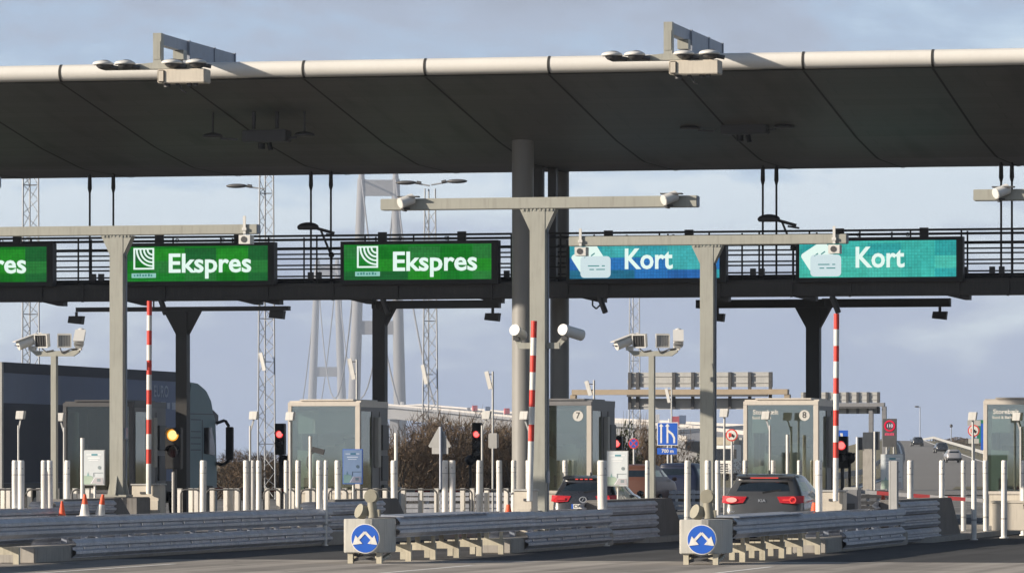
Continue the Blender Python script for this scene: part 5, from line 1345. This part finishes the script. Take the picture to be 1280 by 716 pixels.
def on_viaduct(px, lift, kind, label, col, rng):
    # interpolate along the deck
    for (a, da, ya), (b, db, yb), p, q, n in zip(VI[:-1], VI[1:], VT[:-1], VT[1:], VN):
        if b <= px <= a:
            f = (a - px) / (a - b); c = p + (q - p) * f + n * 6; c.z -= .98
            dr = (q - p); rz = math.atan2(-dr.x, dr.y)
            break
    t = thing("distant_lorry" if kind == 'L' else "distant_van", label, "lorry" if kind == 'L' else "van", c, rz, group="vehicles on the viaduct")
    m = mat(f"far_paint_{col}", {'w': (.72, .71, .7), 'r': (.45, .06, .07), 'b': (.10, .14, .24), 'g': (.3, .3, .32)}[col], .5)
    L = 9 if kind == 'L' else 4.8; H = 3.9 if kind == 'L' else 2.5
    bx = MB(); bx.box(-1.25, 1.25, -L / 2, L / 2 - 2.2, .9, H) if kind == 'L' else bx.box(-.95, .95, -L / 2, L / 2 - 1.2, .4, H)
    part("body", bx, m, t, bevel=.05)
    c = MB(); c.box(-1.2, 1.2, L / 2 - 2.1, L / 2, .5, H - .8) if kind == 'L' else c.prism([(L / 2 - 1.19, .4), (L / 2, .4), (L / 2, 1.1), (L / 2 - .7, H - .1), (L / 2 - 1.19, H - .1)], 'x', -.95, .95)
    part("cab", c, M['white'] if col != 'w' else M['lgrey'], t)
    w = MB()
    for yy in (-L / 2 + 1.2, L / 2 - 1.1):
        for sx in (-1, 1): part('wheel', MB().cyl((sx * .75, yy, .48), (sx * 1.05, yy, .48), .48, n=12), M['rubber'], t)

on_viaduct(806, 0, 'L', "pale distant lorry on the viaduct right of the lattice mast", 'w', 0)
on_viaduct(824, 0, 'V', "white distant van on the viaduct left of the merge sign's top", 'w', 0)
on_viaduct(836, 0, 'L', "dark blue distant lorry on the viaduct above the merge sign", 'b', 0)
on_viaduct(859, 0, 'V', "white distant van on the viaduct left of the beige portal post", 'w', 0)
on_viaduct(869, 0, 'L', "red distant lorry on the viaduct at the beige portal post", 'r', 0)
on_viaduct(582, 0, 'L', "red distant lorry on the viaduct above the brown scrub", 'r', 0)
on_viaduct(598, 0, 'L', "dark blue distant lorry on the viaduct between two red ones", 'b', 0)
on_viaduct(621, 0, 'L', "red distant lorry on the viaduct just left of the round column", 'r', 0)
on_viaduct(492, 0, 'V', "white distant van on the viaduct at the unnumbered booth's right edge", 'w', 0)
on_viaduct(574, 0, 'V', "grey distant van on the viaduct left of the red lorries", 'g', 0)

# ================================================================== SCRUB AND TREES
def twig_mesh(n, seed, leafy=False):
    rnd = random.Random(seed); mb = MB()
    k = 0
    clumps = [(rnd.uniform(-.75, .75), rnd.uniform(-.6, .6), rnd.uniform(.3, .78), rnd.uniform(.22, .42)) for _ in range(9)]
    for i in range(n):
        cx, cy, cz, r = rnd.choice(clumps)
        v = Vector((rnd.gauss(0, 1), rnd.gauss(0, 1), rnd.gauss(0, 1))).normalized() * (rnd.random() ** .5) * r
        p = Vector((cx + v.x, cy + v.y, max(.0, cz + v.z)))
        if rnd.random() < .35: p.z *= rnd.random()
        if p.z > 1: p.z = 1 - rnd.random() * .1
        if leafy:
            a = Vector((rnd.gauss(0, 1), rnd.gauss(0, 1), rnd.gauss(0, .7))).normalized() * .035; b = a.orthogonal().normalized() * .022
            mb.add([p - a, p + b, p + a, p - b], [(0, 1, 2, 3)])
        else:
            d = Vector((rnd.gauss(0, .55) + p.x * .4, rnd.gauss(0, .55), abs(rnd.gauss(.5, .4)))).normalized(); l = rnd.uniform(.07, .24); w = rnd.uniform(.003, .0075)
            sd_ = d.orthogonal(); sd_.rotate(Matrix.Rotation(rnd.random() * 6.28, 3, d)); sd_ = sd_.normalized() * w
            mb.add([p - sd_, p + sd_, p + d * l], [(0, 1, 2)])
    return mb
def stem_mesh(seed):
    rnd = random.Random(seed); mb = MB()
    for k in range(16):
        a = Vector((rnd.uniform(-.35, .35), rnd.uniform(-.2, .2), 0)); b = Vector((rnd.uniform(-.7, .7), rnd.uniform(-.5, .5), rnd.uniform(.5, 1.02)))
        m_ = (a + b) / 2 + Vector((rnd.uniform(-.08, .08), rnd.uniform(-.08, .08), .05))
        mb.cyl(a, m_, .016, .010, n=5); mb.cyl(m_, b, .010, .003, n=5)
    return mb
BP = []
def bush(px, d, w, yt, label, kind, cat="bush", base=0.0):
    x, y = gxy(px, d); h = gz(yt, d) - base
    idx = {'brown': px % 3, 'green': 3 + px % 2}[kind]
    while len(BP) < 5:
        j = len(BP); t = thing("bare_bush" if j < 3 else "evergreen_bush", "", "bush")
        part("crown", twig_mesh(4200, 50 + j) if j < 3 else twig_mesh(4200, 80 + j, True), M['twig'] if j < 3 else M['leaf'], t); part("stem", stem_mesh(20 + j), M['bark'], t)
        t['_used'] = 0; BP.append(t)
    src = BP[idx]
    if src['_used'] == 0: o = src; o.location = (x, y, base); o['_used'] = 1
    else: o = dup(src, (x, y, base))
    o['label'] = label; o['category'] = cat; o['group'] = "bare brown bushes behind the plaza" if kind == 'brown' else "dark evergreen bushes behind the plaza"
    o.rotation_euler = (0, 0, (px * 37 % 100) / 100 * 6.28); o.scale = (w / 2, w / 2, h)
for a in [(288, 228, 5.0, 569, "brown bare bush just right of the lorry mirror", 'brown'), (322, 236, 5.2, 566, "brown bare bush at the foot of the lattice mast left of the unnumbered booth", 'brown'), (352, 240, 4.4, 570, "brown bare bush behind the red light left of the unnumbered booth", 'brown'),
          (498, 214, 4.6, 527, "tall brown bare bush against the right side of the unnumbered booth", 'brown'), (524, 222, 5.2, 519, "tall brown bare bush behind the lattice mast's foot", 'brown'), (551, 216, 5.0, 523, "tall brown bare bush behind the triangular sign's back", 'brown'),
          (576, 228, 5.4, 514, "highest brown bare bush, left of the red light at the columns", 'brown'), (600, 219, 5.0, 524, "tall brown bare bush behind the red light left of the columns", 'brown'), (624, 223, 4.6, 527, "brown bare bush just left of the near round column", 'brown'), (646, 216, 4.0, 534, "brown bare bush hidden partly by the near round column", 'brown'),
          (775, 222, 2.6, 515, "dark bushy tree right behind booth 7", 'green'), (797, 228, 2.0, 524, "brown bare bush behind the no stopping sign", 'brown'), (816, 234, 3.2, 533, "brown bare bush left of the merge sign's posts", 'brown'), (850, 236, 2.0, 556, "dark low bush right of the merge sign's posts", 'green'), (868, 240, 1.6, 561, "dark low bush left of the beige portal post by the SUV", 'green')]:
    bush(*a)
# far scrub on the hillside right of the motorway and a low line of it along the horizon
def scrub(name, pts, label, seed):
    rnd = random.Random(seed); mb = MB()
    for (px0, px1, d, yt) in pts:
        w = (px1 - px0) / S(d); n = int(900 + w * 60)
        for i in range(n):
            f = rnd.random(); px = px0 + (px1 - px0) * f; p = P(px, 575, d + rnd.uniform(-4, 4)); b = ground_z(px, d)
            H = max(.3, gz(yt, d) - b) * (.7 + .3 * math.sin(f * 21 + seed) * math.sin(f * 8.3)); p.z = b + H * rnd.random() ** .8
            k = d / FP * .75; a = Vector((rnd.gauss(0, 1), rnd.gauss(0, 1), rnd.gauss(0, 1))).normalized() * k * 1.6; c = a.orthogonal().normalized() * k * .6
            mb.add([p - a, p + c, p + a, p - c], [(0, 1, 2, 3)])
    o = solo(name, mb, M['twig'], label, "scrub", kind='stuff'); return o
scrub("hillside_scrub", [(1166, 1300, 1000, 546), (1176, 1320, 930, 547.5), (1196, 1330, 860, 550), (1236, 1340, 640, 556), (1262, 1340, 560, 560)], "dark brown scrub on the slope right of the climbing motorway", 3)
scrub("far_scrub", [(-60, 500, 420, 571), (230, 700, 380, 568), (640, 1010, 420, 566)], "low brown scrub far behind the toll plaza", 5)

# far guardrails seen between the low posts
for px0, px1, d, lab in ((505, 645, 168, "blue-grey far guardrail behind the low posts left of the columns"), (770, 890, 178, "blue-grey far guardrail behind the merge sign's posts"), (1046, 1110, 180, "dark far barrier behind booth 8's red light")):
    a, b = P(px0, 575, d), P(px1, 575, d); t = thing("guardrail", lab, "guardrail", (a.x, a.y, 0))
    r = MB()
    for z in (.12, .5): r.beam(Vector((a.x, a.y, z + .16)), Vector((b.x, b.y, z + .16)), .06, .12); r.beam(Vector((a.x, a.y, z)), Vector((b.x, b.y, z)), .06, .12)
    part("beam", r, M['rail'] if px0 < 1000 else M['dgrey'], t, True); p = MB()
    for k in range(6):
        c = a + (b - a) * k / 5; p.box(c.x - .05, c.x + .05, c.y + .05, c.y + .15, 0, .75)
    each_part("post", p, M['galv'], t, True)

# ================================================================== VEHICLES
def subdivided(mb, mats, lev):
    me = mb.mesh("tmp", mats); bm = bmesh.new(); bm.from_mesh(me); bmesh.ops.remove_doubles(bm, verts=bm.verts, dist=1e-4); bmesh.ops.recalc_face_normals(bm, faces=bm.faces); bm.to_mesh(me); bm.free()
    o = bpy.data.objects.new("tmp", me); COL.objects.link(o); md = o.modifiers.new("s", 'SUBSURF'); md.levels = md.render_levels = lev
    r = bpy.data.meshes.new_from_object(o.evaluated_get(bpy.context.evaluated_depsgraph_get())); bpy.data.objects.remove(o); return r
def split_parts(me, names, mats, parent):
    res = {}
    for k, nm in enumerate(names):
        bm = bmesh.new(); bm.from_mesh(me); bmesh.ops.delete(bm, geom=[f for f in bm.faces if f.material_index != k], context='FACES')
        if len(bm.faces):
            m2 = bpy.data.meshes.new(nm); bm.to_mesh(m2); m2.materials.clear(); m2.materials.append(mats[k])
            for p in m2.polygons: p.material_index = 0; p.use_smooth = True
            o = bpy.data.objects.new(nm, m2); COL.objects.link(o); o.parent = parent; res[nm] = o
        bm.free()
    return res
def car(label, loc, rz, L, W, H, paint, group=None, name="parked_car", rear=None, lev=2, plate=None, lights=True, emblem=None, cat="car"):
    t = thing(name, label, cat, loc, rz, group)
    w = W / 2; k = L / 4.35; h = H / 1.46
    LV = [(.20, .16, 4.18, .84), (.30, .03, 4.30, .93), (.50, .0, 4.35, 1.0), (.66, .02, 4.34, 1.005), (.80, .07, 4.25, 1.0), (.93, .10, 4.0, .985), (.985, .13, 3.25, .955),
          (1.03, .17, 3.12, .94), (1.31, .44, 2.42, .775), (1.345, .40, 2.32, .765), (1.41, .40, 2.2, .72), (1.455, .62, 2.0, .60)]
    FR = [0, .06, .16, .30, .45, .60, .76, .90, 1.0]
    mb = MB(); rings = []
    for z, y0, y1, ww in LV:
        z *= h; y0 *= k; y1 *= k; ww *= w; c = .16
        ring = []
        for xx in (-.72, -.36, 0, .36, .72): ring.append((xx * ww, y0 + (.0 if abs(xx) < .5 else .035), z))
        for i, f in enumerate(FR):
            tp = 1 - .07 * (1 - f) ** 4 - .09 * f ** 6
            if i == 0: ring.append((ww * .93, y0 + .10, z))
            elif i == len(FR) - 1: ring.append((ww * .86, y1 - .12, z))
            else: ring.append((ww * tp, y0 + .22 + (y1 - y0 - .5) * f, z))
        for xx in (.6, .3, 0, -.3, -.6): ring.append((xx * ww, y1 - (.0 if abs(xx) < .5 else .03), z))
        for i, f in reversed(list(enumerate(FR))):
            tp = 1 - .07 * (1 - f) ** 4 - .09 * f ** 6
            if i == 0: ring.append((-ww * .93, y0 + .10, z))
            elif i == len(FR) - 1: ring.append((-ww * .86, y1 - .12, z))
            else: ring.append((-ww * tp, y0 + .22 + (y1 - y0 - .5) * f, z))
        rings.append(ring)
    n = len(rings[0]); vs = [p for r in rings for p in r]; fs, ms = [], []
    for i in range(len(rings) - 1):
        for j in range(n):
            fs.append((i * n + j, i * n + (j + 1) % n, (i + 1) * n + (j + 1) % n, (i + 1) * n + j))
            m_ = 0
            if i == 7:
                if j in (0, 1, 2, 3): m_ = 1
                elif 6 <= j <= 11 and j != 9: m_ = 2
                elif 14 <= j <= 17: m_ = 3
                elif 20 <= j <= 25 and j != 22: m_ = 2
            if i in (0,) or (i == 1 and j in (0, 1, 2, 3, 4, n - 1)): m_ = 4
            ms.append(m_)
    fs.append(tuple(range((len(rings) - 1) * n, len(rings) * n))); ms.append(0)
    fs.append(tuple(range(n))[::-1]); ms.append(4)
    mb.add(vs, fs, 0, True); mb.m = ms
    me = subdivided(mb, [paint, G_car, G_car, G_car, M['black']], lev)
    split_parts(me, ["body", "rear_window", "side_window", "windscreen", "lower_trim"], [paint, G_car, G_car, G_car, M['black']], t)
    it = MB(); it.box(-w * .8, w * .8, .5 * k, 3.0 * k, .35 * h, .9 * h); part("cabin_floor", it, M['black'], t)
    st = MB()
    for sx in (-1, 1):
        for yy in (1.35 * k, 2.25 * k): st.prism([(yy - .1, .8 * h), (yy + .1, .8 * h), (yy - .02, 1.12 * h), (yy - .14, 1.12 * h)], 'x', sx * w * .42 - .22, sx * w * .42 + .22); st.box(sx * w * .42 - .12, sx * w * .42 + .12, yy - .17, yy - .07, 1.13 * h, 1.27 * h)
    part("seats", st, M['black'], t)
    for yy in (.78 * k, 3.45 * k):
        for sx in (-1, 1):
            wb = MB(); wb.cyl((sx * (w - .2), yy, .31), (sx * (w + .005), yy, .31), .315, n=24); wh = part("wheel", wb, M['rubber'], t)
            rb = MB(); rb.cyl((sx * (w + .005), yy, .31), (sx * (w + .012), yy, .31), .2, n=16); part("rim", rb, M['lgrey'], wh)
    for sx in (-1, 1):
        a = MB(); a.ell((sx * (w + .07), 2.75 * k, 1.0 * h), .09, .06, .07); part("wing_mirror", a, paint, t)
    if lights:
        red = mat("tail_lamp_red", (.42, .012, .018), .25, coat=.6); hot = glow("brake_glow", (1.0, .10, .08), .7); hot2 = glow("brake_core", (1.0, .42, .34), .9)
        for sx in (-1, 1):
            a = MB(); z0, z1 = .80 * h, .965 * h
            V = [(sx * w * .36, .082, z1 - .01), (sx * w * .44, .05, z0 + .02), (sx * w * .80, .052, z0), (sx * w * .975, .19, z0 + .02), (sx * w * .965, .23, z1 + .01), (sx * w * .76, .10, z1)]
            V2 = [(x_, y_ + .12, z_) for x_, y_, z_ in V]
            a.add(V + V2, [(0, 1, 2, 5), (5, 2, 3, 4), (0, 5, 11, 6), (5, 4, 10, 11), (1, 0, 6, 7), (2, 1, 7, 8), (3, 2, 8, 9), (4, 3, 9, 10)]); tl = part("tail_light", a, red, t)
            b = MB()
            if sx < 0 and rear == 'suv': b.ell((sx * w * .72, .045, (z0 + z1) / 2), .12, .03, .055, z0=-1)
            elif rear == 'suv': b.ring((sx * w * .74, (z0 + z1) / 2), .055, .075, .042, .05, n=18); b.box(sx * w * .5, sx * w * .68, .043, .05, (z0 + z1) / 2 - .012, (z0 + z1) / 2 + .012)
            else: b.box(min(sx * w * .52, sx * w * .8), max(sx * w * .52, sx * w * .8), .036, .05, (z0 + z1) / 2 - .03, (z0 + z1) / 2 + .03)
            part("lamp_glow", b, (hot2 if sx < 0 else hot) if rear == 'suv' else mat("tail_lamp_lit", (.6, .03, .04), .3), tl)
        c = MB(); c.box(-w * .33, w * .33, .375 * k, .40 * k, 1.352 * h, 1.375 * h) if rear != 'hatch' else [c.box(-w * .3 + i * w * .14, -w * .22 + i * w * .14, .37 * k, .40 * k, 1.35 * h, 1.385 * h) for i in range(4)]
        part("brake_light", c, hot, t)
        sp = MB(); sp.prism([(.36 * k, 1.372 * h), (.36 * k, 1.40 * h), (.75 * k, 1.45 * h), (.75 * k, 1.38 * h)], 'x', -w * .68, w * .68); part("spoiler", sp, paint, t)
        an = MB(); an.prism([(1.0 * k, 1.44 * h), (1.2 * k, 1.44 * h), (1.02 * k, 1.53 * h)], 'x', -.012, .012); part("roof_fin", an, M['black'], t)
        wp = MB(); wp.beam((.0, .12 * k + .04, 1.04 * h), (w * .42, .2 * k + .04, 1.10 * h), .02, .03); part("rear_wiper", wp, M['black'], t)
    if plate:
        b = MB(); pz = .70 * h if rear == 'hatch' else .5; b.box(-.26, .26, -.012, .03, pz - .055, pz + .055); pp = part("number_plate", b, M['plate'], t); lettering("lettering", plate, .105, M['black'], pp, .02, -.016, pz, bold=.01, align='CENTER', depth=.002)
        b = MB(); b.box(-.26, -.22, -.014, -.0121, pz - .054, pz + .054); part("blue_band", b, M['blue'], pp)
    if emblem == 'kia': lettering("lettering", "KIA", .085, M['bolt'], t, 0, .062, .865 * h, bold=.02, align='CENTER', sx=1.25)
    if emblem == 'oval':
        e = MB(); e.ring((0, .865 * h), .055, .07, .045, .06, n=20); e.v = [Vector((v.x * 1.3, v.y, v.z)) for v in e.v]; e.prism([(-.03, .83 * h), (-.015, .83 * h), (.03, .9 * h), (.015, .9 * h)], 'y', .045, .055); part("emblem", e, M['bolt'], t)
    return t
P_grey = mat("dark_grey_car_paint", (.052, .053, .055), .3, var=.03, coat=.8, rnd=0); P_black = mat("black_car_paint", (.018, .02, .026), .28, var=.03, coat=.9, rnd=0)
P_blue = mat("dark_blue_car_paint", (.012, .018, .045), .4, var=.03, coat=.15, rnd=0); P_brown = mat("brown_car_paint", (.10, .04, .025), .45, var=.05, coat=.1, rnd=0); P_silver = mat("silver_car_paint", (.36, .35, .36), .35, metal=.3, var=.03, coat=.6, rnd=0)
x, y = gxy(951.5, 113.5); k1 = car("dark grey SUV with its brake lights lit, seen from behind at booth 8", (x, y, .004), 0, 4.35, 1.86, 1.46, P_grey, rear='suv', emblem='kia', name="waiting_car")
lettering("lettering", "NIRO", .055, M['bolt'], k1, -.72, .055, .62, bold=.02)
x, y = gxy(728, 121.5); car("black hatchback with white number plate seen from behind below booth 7", (x, y, .004), 0, 3.95, 1.62, 1.40, P_black, rear='hatch', plate="CV 75 626", emblem='oval', name="waiting_car")
x, y = gxy(787, 176); car("brown car beyond the booths, right of the info board at booth 7", (x, y, .004), 0, 4.5, 1.85, 1.62, P_brown, rear='x', name="driving_car", plate="AF 40 118", lights=False)
x, y = gxy(843, 186); car("dark blue car beyond the booths, below the merge sign", (x, y, .004), .0, 4.4, 1.85, 1.66, P_blue, rear='x', name="driving_car", lights=False)
for px, yy, d, pt, lab in ((1148, 559, 845, P_black, "farthest dark car climbing the motorway, highest of the three"), (1178, 567.2, 740, P_black, "middle dark car of the three climbing the motorway"), (1193, 578.5, 600, P_silver, "silver car, nearest of the three climbing the motorway")):
    x, y = gxy(px, d); car(lab, (x, y, ground_z(px, d) + .12), .25, 4.4, 1.82, 1.5, pt, group="cars climbing the motorway", name="driving_car", lev=1, lights=False)

# the lorry with a navy curtain-side trailer
def lorry():
    X = -43.2; y0 = y_at(2, X); y1 = y_at(231, X); yc0 = y_at(237, X); yc1 = y_at(271, X)
    w = 2.5; t = thing("articulated_lorry", "lorry with navy curtain-side trailer and grey-green cab, behind the dark booth", "lorry", (X - w / 2, y0, 0)); f = lambda yy: yy - y0
    L = y1 - y0; zt = 4.32
    b = MB(); b.box(-w / 2, w / 2, 0, L, 1.15, zt - .28); part("curtain", b, M['tarp'], t)
    lo = MB(); lo.box(w / 2 + .001, w / 2 + .012, .05, L - 2.2, 1.15, 2.75) if False else None
    c = MB(); c.box(-w / 2 - .02, w / 2 + .02, -.01, L + .01, zt - .28, zt); part("top_rail", c, M['tarp_dark'], t)
    d = MB(); d.box(-w / 2 - .01, w / 2 + .025, -.06, .08, 1.0, zt); part("rear_frame", d, M['lgrey'], t)
    e = MB(); e.box(-w / 2 + .1, w / 2 - .02, .2, L - .1, .85, 1.149); e.box(-w / 2 + .4, w / 2 - .4, .2, L + 1, .55, .849); e.box(w / 2 - .06, w / 2, 3.5, L - 3, .4, .849); part("chassis", e, M['black'], t)
    lo = MB(); lo.box(w / 2 + .001, w / 2 + .010, .09, L * .66, 1.16, 3.25); part("lower_band", lo, M['tarp_dark'], t)  # darker band laid over the lower part of the curtain
    lettering("lettering", "EURO", .46, M['text_grey'], t, w / 2 + .008, y_at(191.5, X) - y0, 3.72, bold=.02, sx=(y_at(212, X) - y_at(191.5, X)) / 1.32, face_x=True, depth=.003)
    q = MB()
    for k, (a, b_) in enumerate(((0, .35), (.45, .55), (.7, 1.2), (1.3, 1.6), (1.8, 2.2))): q.box(w / 2 + .004, w / 2 + .01, y_at(192, X) - y0 + a, y_at(192, X) - y0 + b_, 3.30 - .02 * k, 3.42 + .01 * (k % 3))
    part("faded_marks", q, M['text_grey'], t)
    for yy in (1.6, 2.9, 4.2, f(yc0) - .5, f(yc1) - 1.2):
        for sx in (-1, 1):
            a = MB(); a.cyl((sx * (w / 2 - .35), yy, .5), (sx * (w / 2 - .02), yy, .5), .5, n=22); wh = part("wheel", a, M['rubber'], t); r = MB(); r.cyl((sx * (w / 2 - .02), yy, .5), (sx * (w / 2 - .01), yy, .5), .27, n=14); part("rim", r, M['lgrey'], wh)
    # cab: side profile drawn lengthwise, with a domed roof deflector
    c0, c1 = f(yc0), f(yc1); Lc = c1 - c0; g = lambda u, z: (c0 + u * Lc, z)
    cb = MB(); cb.prism([g(0, .75), g(.0, 3.75), g(.05, 4.05), g(.35, 4.02), g(.62, 3.85), g(.80, 3.55), g(.88, 3.2), g(.97, 2.95), g(1.0, 2.0), g(1.02, 1.2), g(1.0, .55), g(.7, .5), g(.62, .95), g(.3, .95), g(.22, .5), g(0, .5)], 'x', -w / 2 + .03, w / 2 - .0)
    part("cab", cb, M['cab'], t, bevel=.05)
    sw = MB(); sw.prism([g(.52, 1.95), g(.52, 2.72), g(.80, 2.74), g(.93, 2.1), g(.93, 1.9)], 'x', w / 2 + .002, w / 2 + .012); part("side_window", sw, M['lens'], t)
    dr = MB()
    for zz_ in (3.12, 2.95, 2.6, 2.42, 2.24, 2.06): dr.box(w / 2 + .001, w / 2 + .008, *[g(u, 0)[0] for u in ((.03, .97) if zz_ > 3 else (.05, .4))], zz_ - .015, zz_ + .015)
    dr.box(w / 2 + .001, w / 2 + .009, g(.45, 0)[0], g(.47, 0)[0], 1.0, 2.95); part("panel_lines", dr, M['dgrey'], t)
    ws = MB(); ws.prism([g(.985, 2.9), g(1.012, 1.95), g(1.025, 1.95), g(1.0, 2.9)], 'x', -w / 2 + .15, w / 2 - .15); part("windscreen", ws, M['lens'], t)
    sv = MB(); sv.prism([g(.93, 3.25), g(1.12, 3.1), g(1.12, 2.85), g(.99, 2.95)], 'x', -w / 2 + .1, w / 2 - .05); part("sun_visor", sv, M['dgrey'], t)
    fa = MB(); fa.box(-w / 2 + .05, w / 2 + .02, c0 - .5, c0 - .01, .7, 4.0); part("side_fairing", fa, M['black'], t)
    bc = MB(); bc.cyl((w / 2 - .25, c0 + .45, 4.03), (w / 2 - .25, c0 + .45, 4.15), .1, n=12, m=1); bc.cyl((w / 2 - .25, c0 + .45, 4.15), (w / 2 - .25, c0 + .45, 4.33), .1, .085, n=14, m=0); part("beacon", bc, [mat("beacon_orange", (.5, .06, .01), .3), M['black']], t)
    mi = MB(); ym = c1 + .02
    mi.box(w / 2 + .28, w / 2 + .50, ym - .05, ym + .1, 1.75, 2.75); mi.tube([(w / 2, ym - .1, 2.85), (w / 2 + .25, ym, 2.95), (w / 2 + .38, ym, 2.75)], .05, 8); mi.tube([(w / 2, ym - .1, 1.65), (w / 2 + .2, ym, 1.62), (w / 2 + .38, ym, 1.75)], .05, 8)
    part("wing_mirror", mi, M['black'], t, bevel=.03)
lorry()

# white lorry coming towards the plaza
def white_lorry():
    d = 450; x, y = gxy(905, d); t = thing("oncoming_lorry", "white lorry coming towards the booths under the no overtaking sign left of booth 8", "lorry", (x, y, 0), math.pi - .1)
    z0 = 0; b = MB(); b.prism([(-1.2, .6), (1.2, .6), (1.2, 1.6), (1.05, 3.0), (.8, 3.1), (-1.2, 3.1)], 'x', -1.22, 1.22); part("cab", b, M['white'], t, bevel=.06)
    b = MB(); b.box(-1.25, 1.25, -9, -1.3, 1.0, 3.7); part("trailer", b, M['lgrey'], t)
    b = MB(); b.prism([(1.21, 1.75), (1.23, 1.75), (1.10, 2.75), (1.07, 2.75)], 'x', -1.08, 1.08); part("windscreen", b, M['lens'], t)
    b = MB()
    for k in range(4): b.box(-.7, .7, 1.201, 1.215, .75 + k * .2, .87 + k * .2)
    part("grille", b, M['dgrey'], t)
    for sx in (-1, 1):
        b = MB(); b.box(sx * .95 - .18, sx * .95 + .18, 1.201, 1.22, .72, .95); part("headlight", b, M['bolt'], t)
        b = MB(); b.box(sx * 1.32 - .1, sx * 1.32 + .1, 1.0, 1.15, 1.9, 2.7); part("wing_mirror", b, M['black'], t)
        for yy in (.4, -4, -7): b = MB(); b.cyl((sx * .85, yy, .5), (sx * 1.2, yy, .5), .5, n=16); part("wheel", b, M['rubber'], t)
    b = MB(); b.prism([(-.9, 3.1), (1.0, 3.1), (.2, 3.75), (-.9, 3.75)], 'x', -1.1, 1.1); part("roof_deflector", b, mat("tan_deflector", (.45, .40, .30), .6), t)
white_lorry()

# ================================================================== THE AIR
def haze():
    mb = MB(); mb.box(-9000, 9000, -9000, 9000, -1.0, 300)
    m = bpy.data.materials.new("haze"); m.use_nodes = True; nt = m.node_tree; nt.nodes.clear()
    o = nt.nodes.new('ShaderNodeOutputMaterial'); v = nt.nodes.new('ShaderNodeVolumePrincipled')
    v.inputs['Color'].default_value = (.72, .82, 1.0, 1); v.inputs['Density'].default_value = HAZE
    nt.links.new(v.outputs[0], o.inputs['Volume'])
    h = bpy.data.objects.new("haze", mb.mesh("haze", m)); COL.objects.link(h); h['kind'] = 'stuff'
HAZE = 1.05e-4
haze()
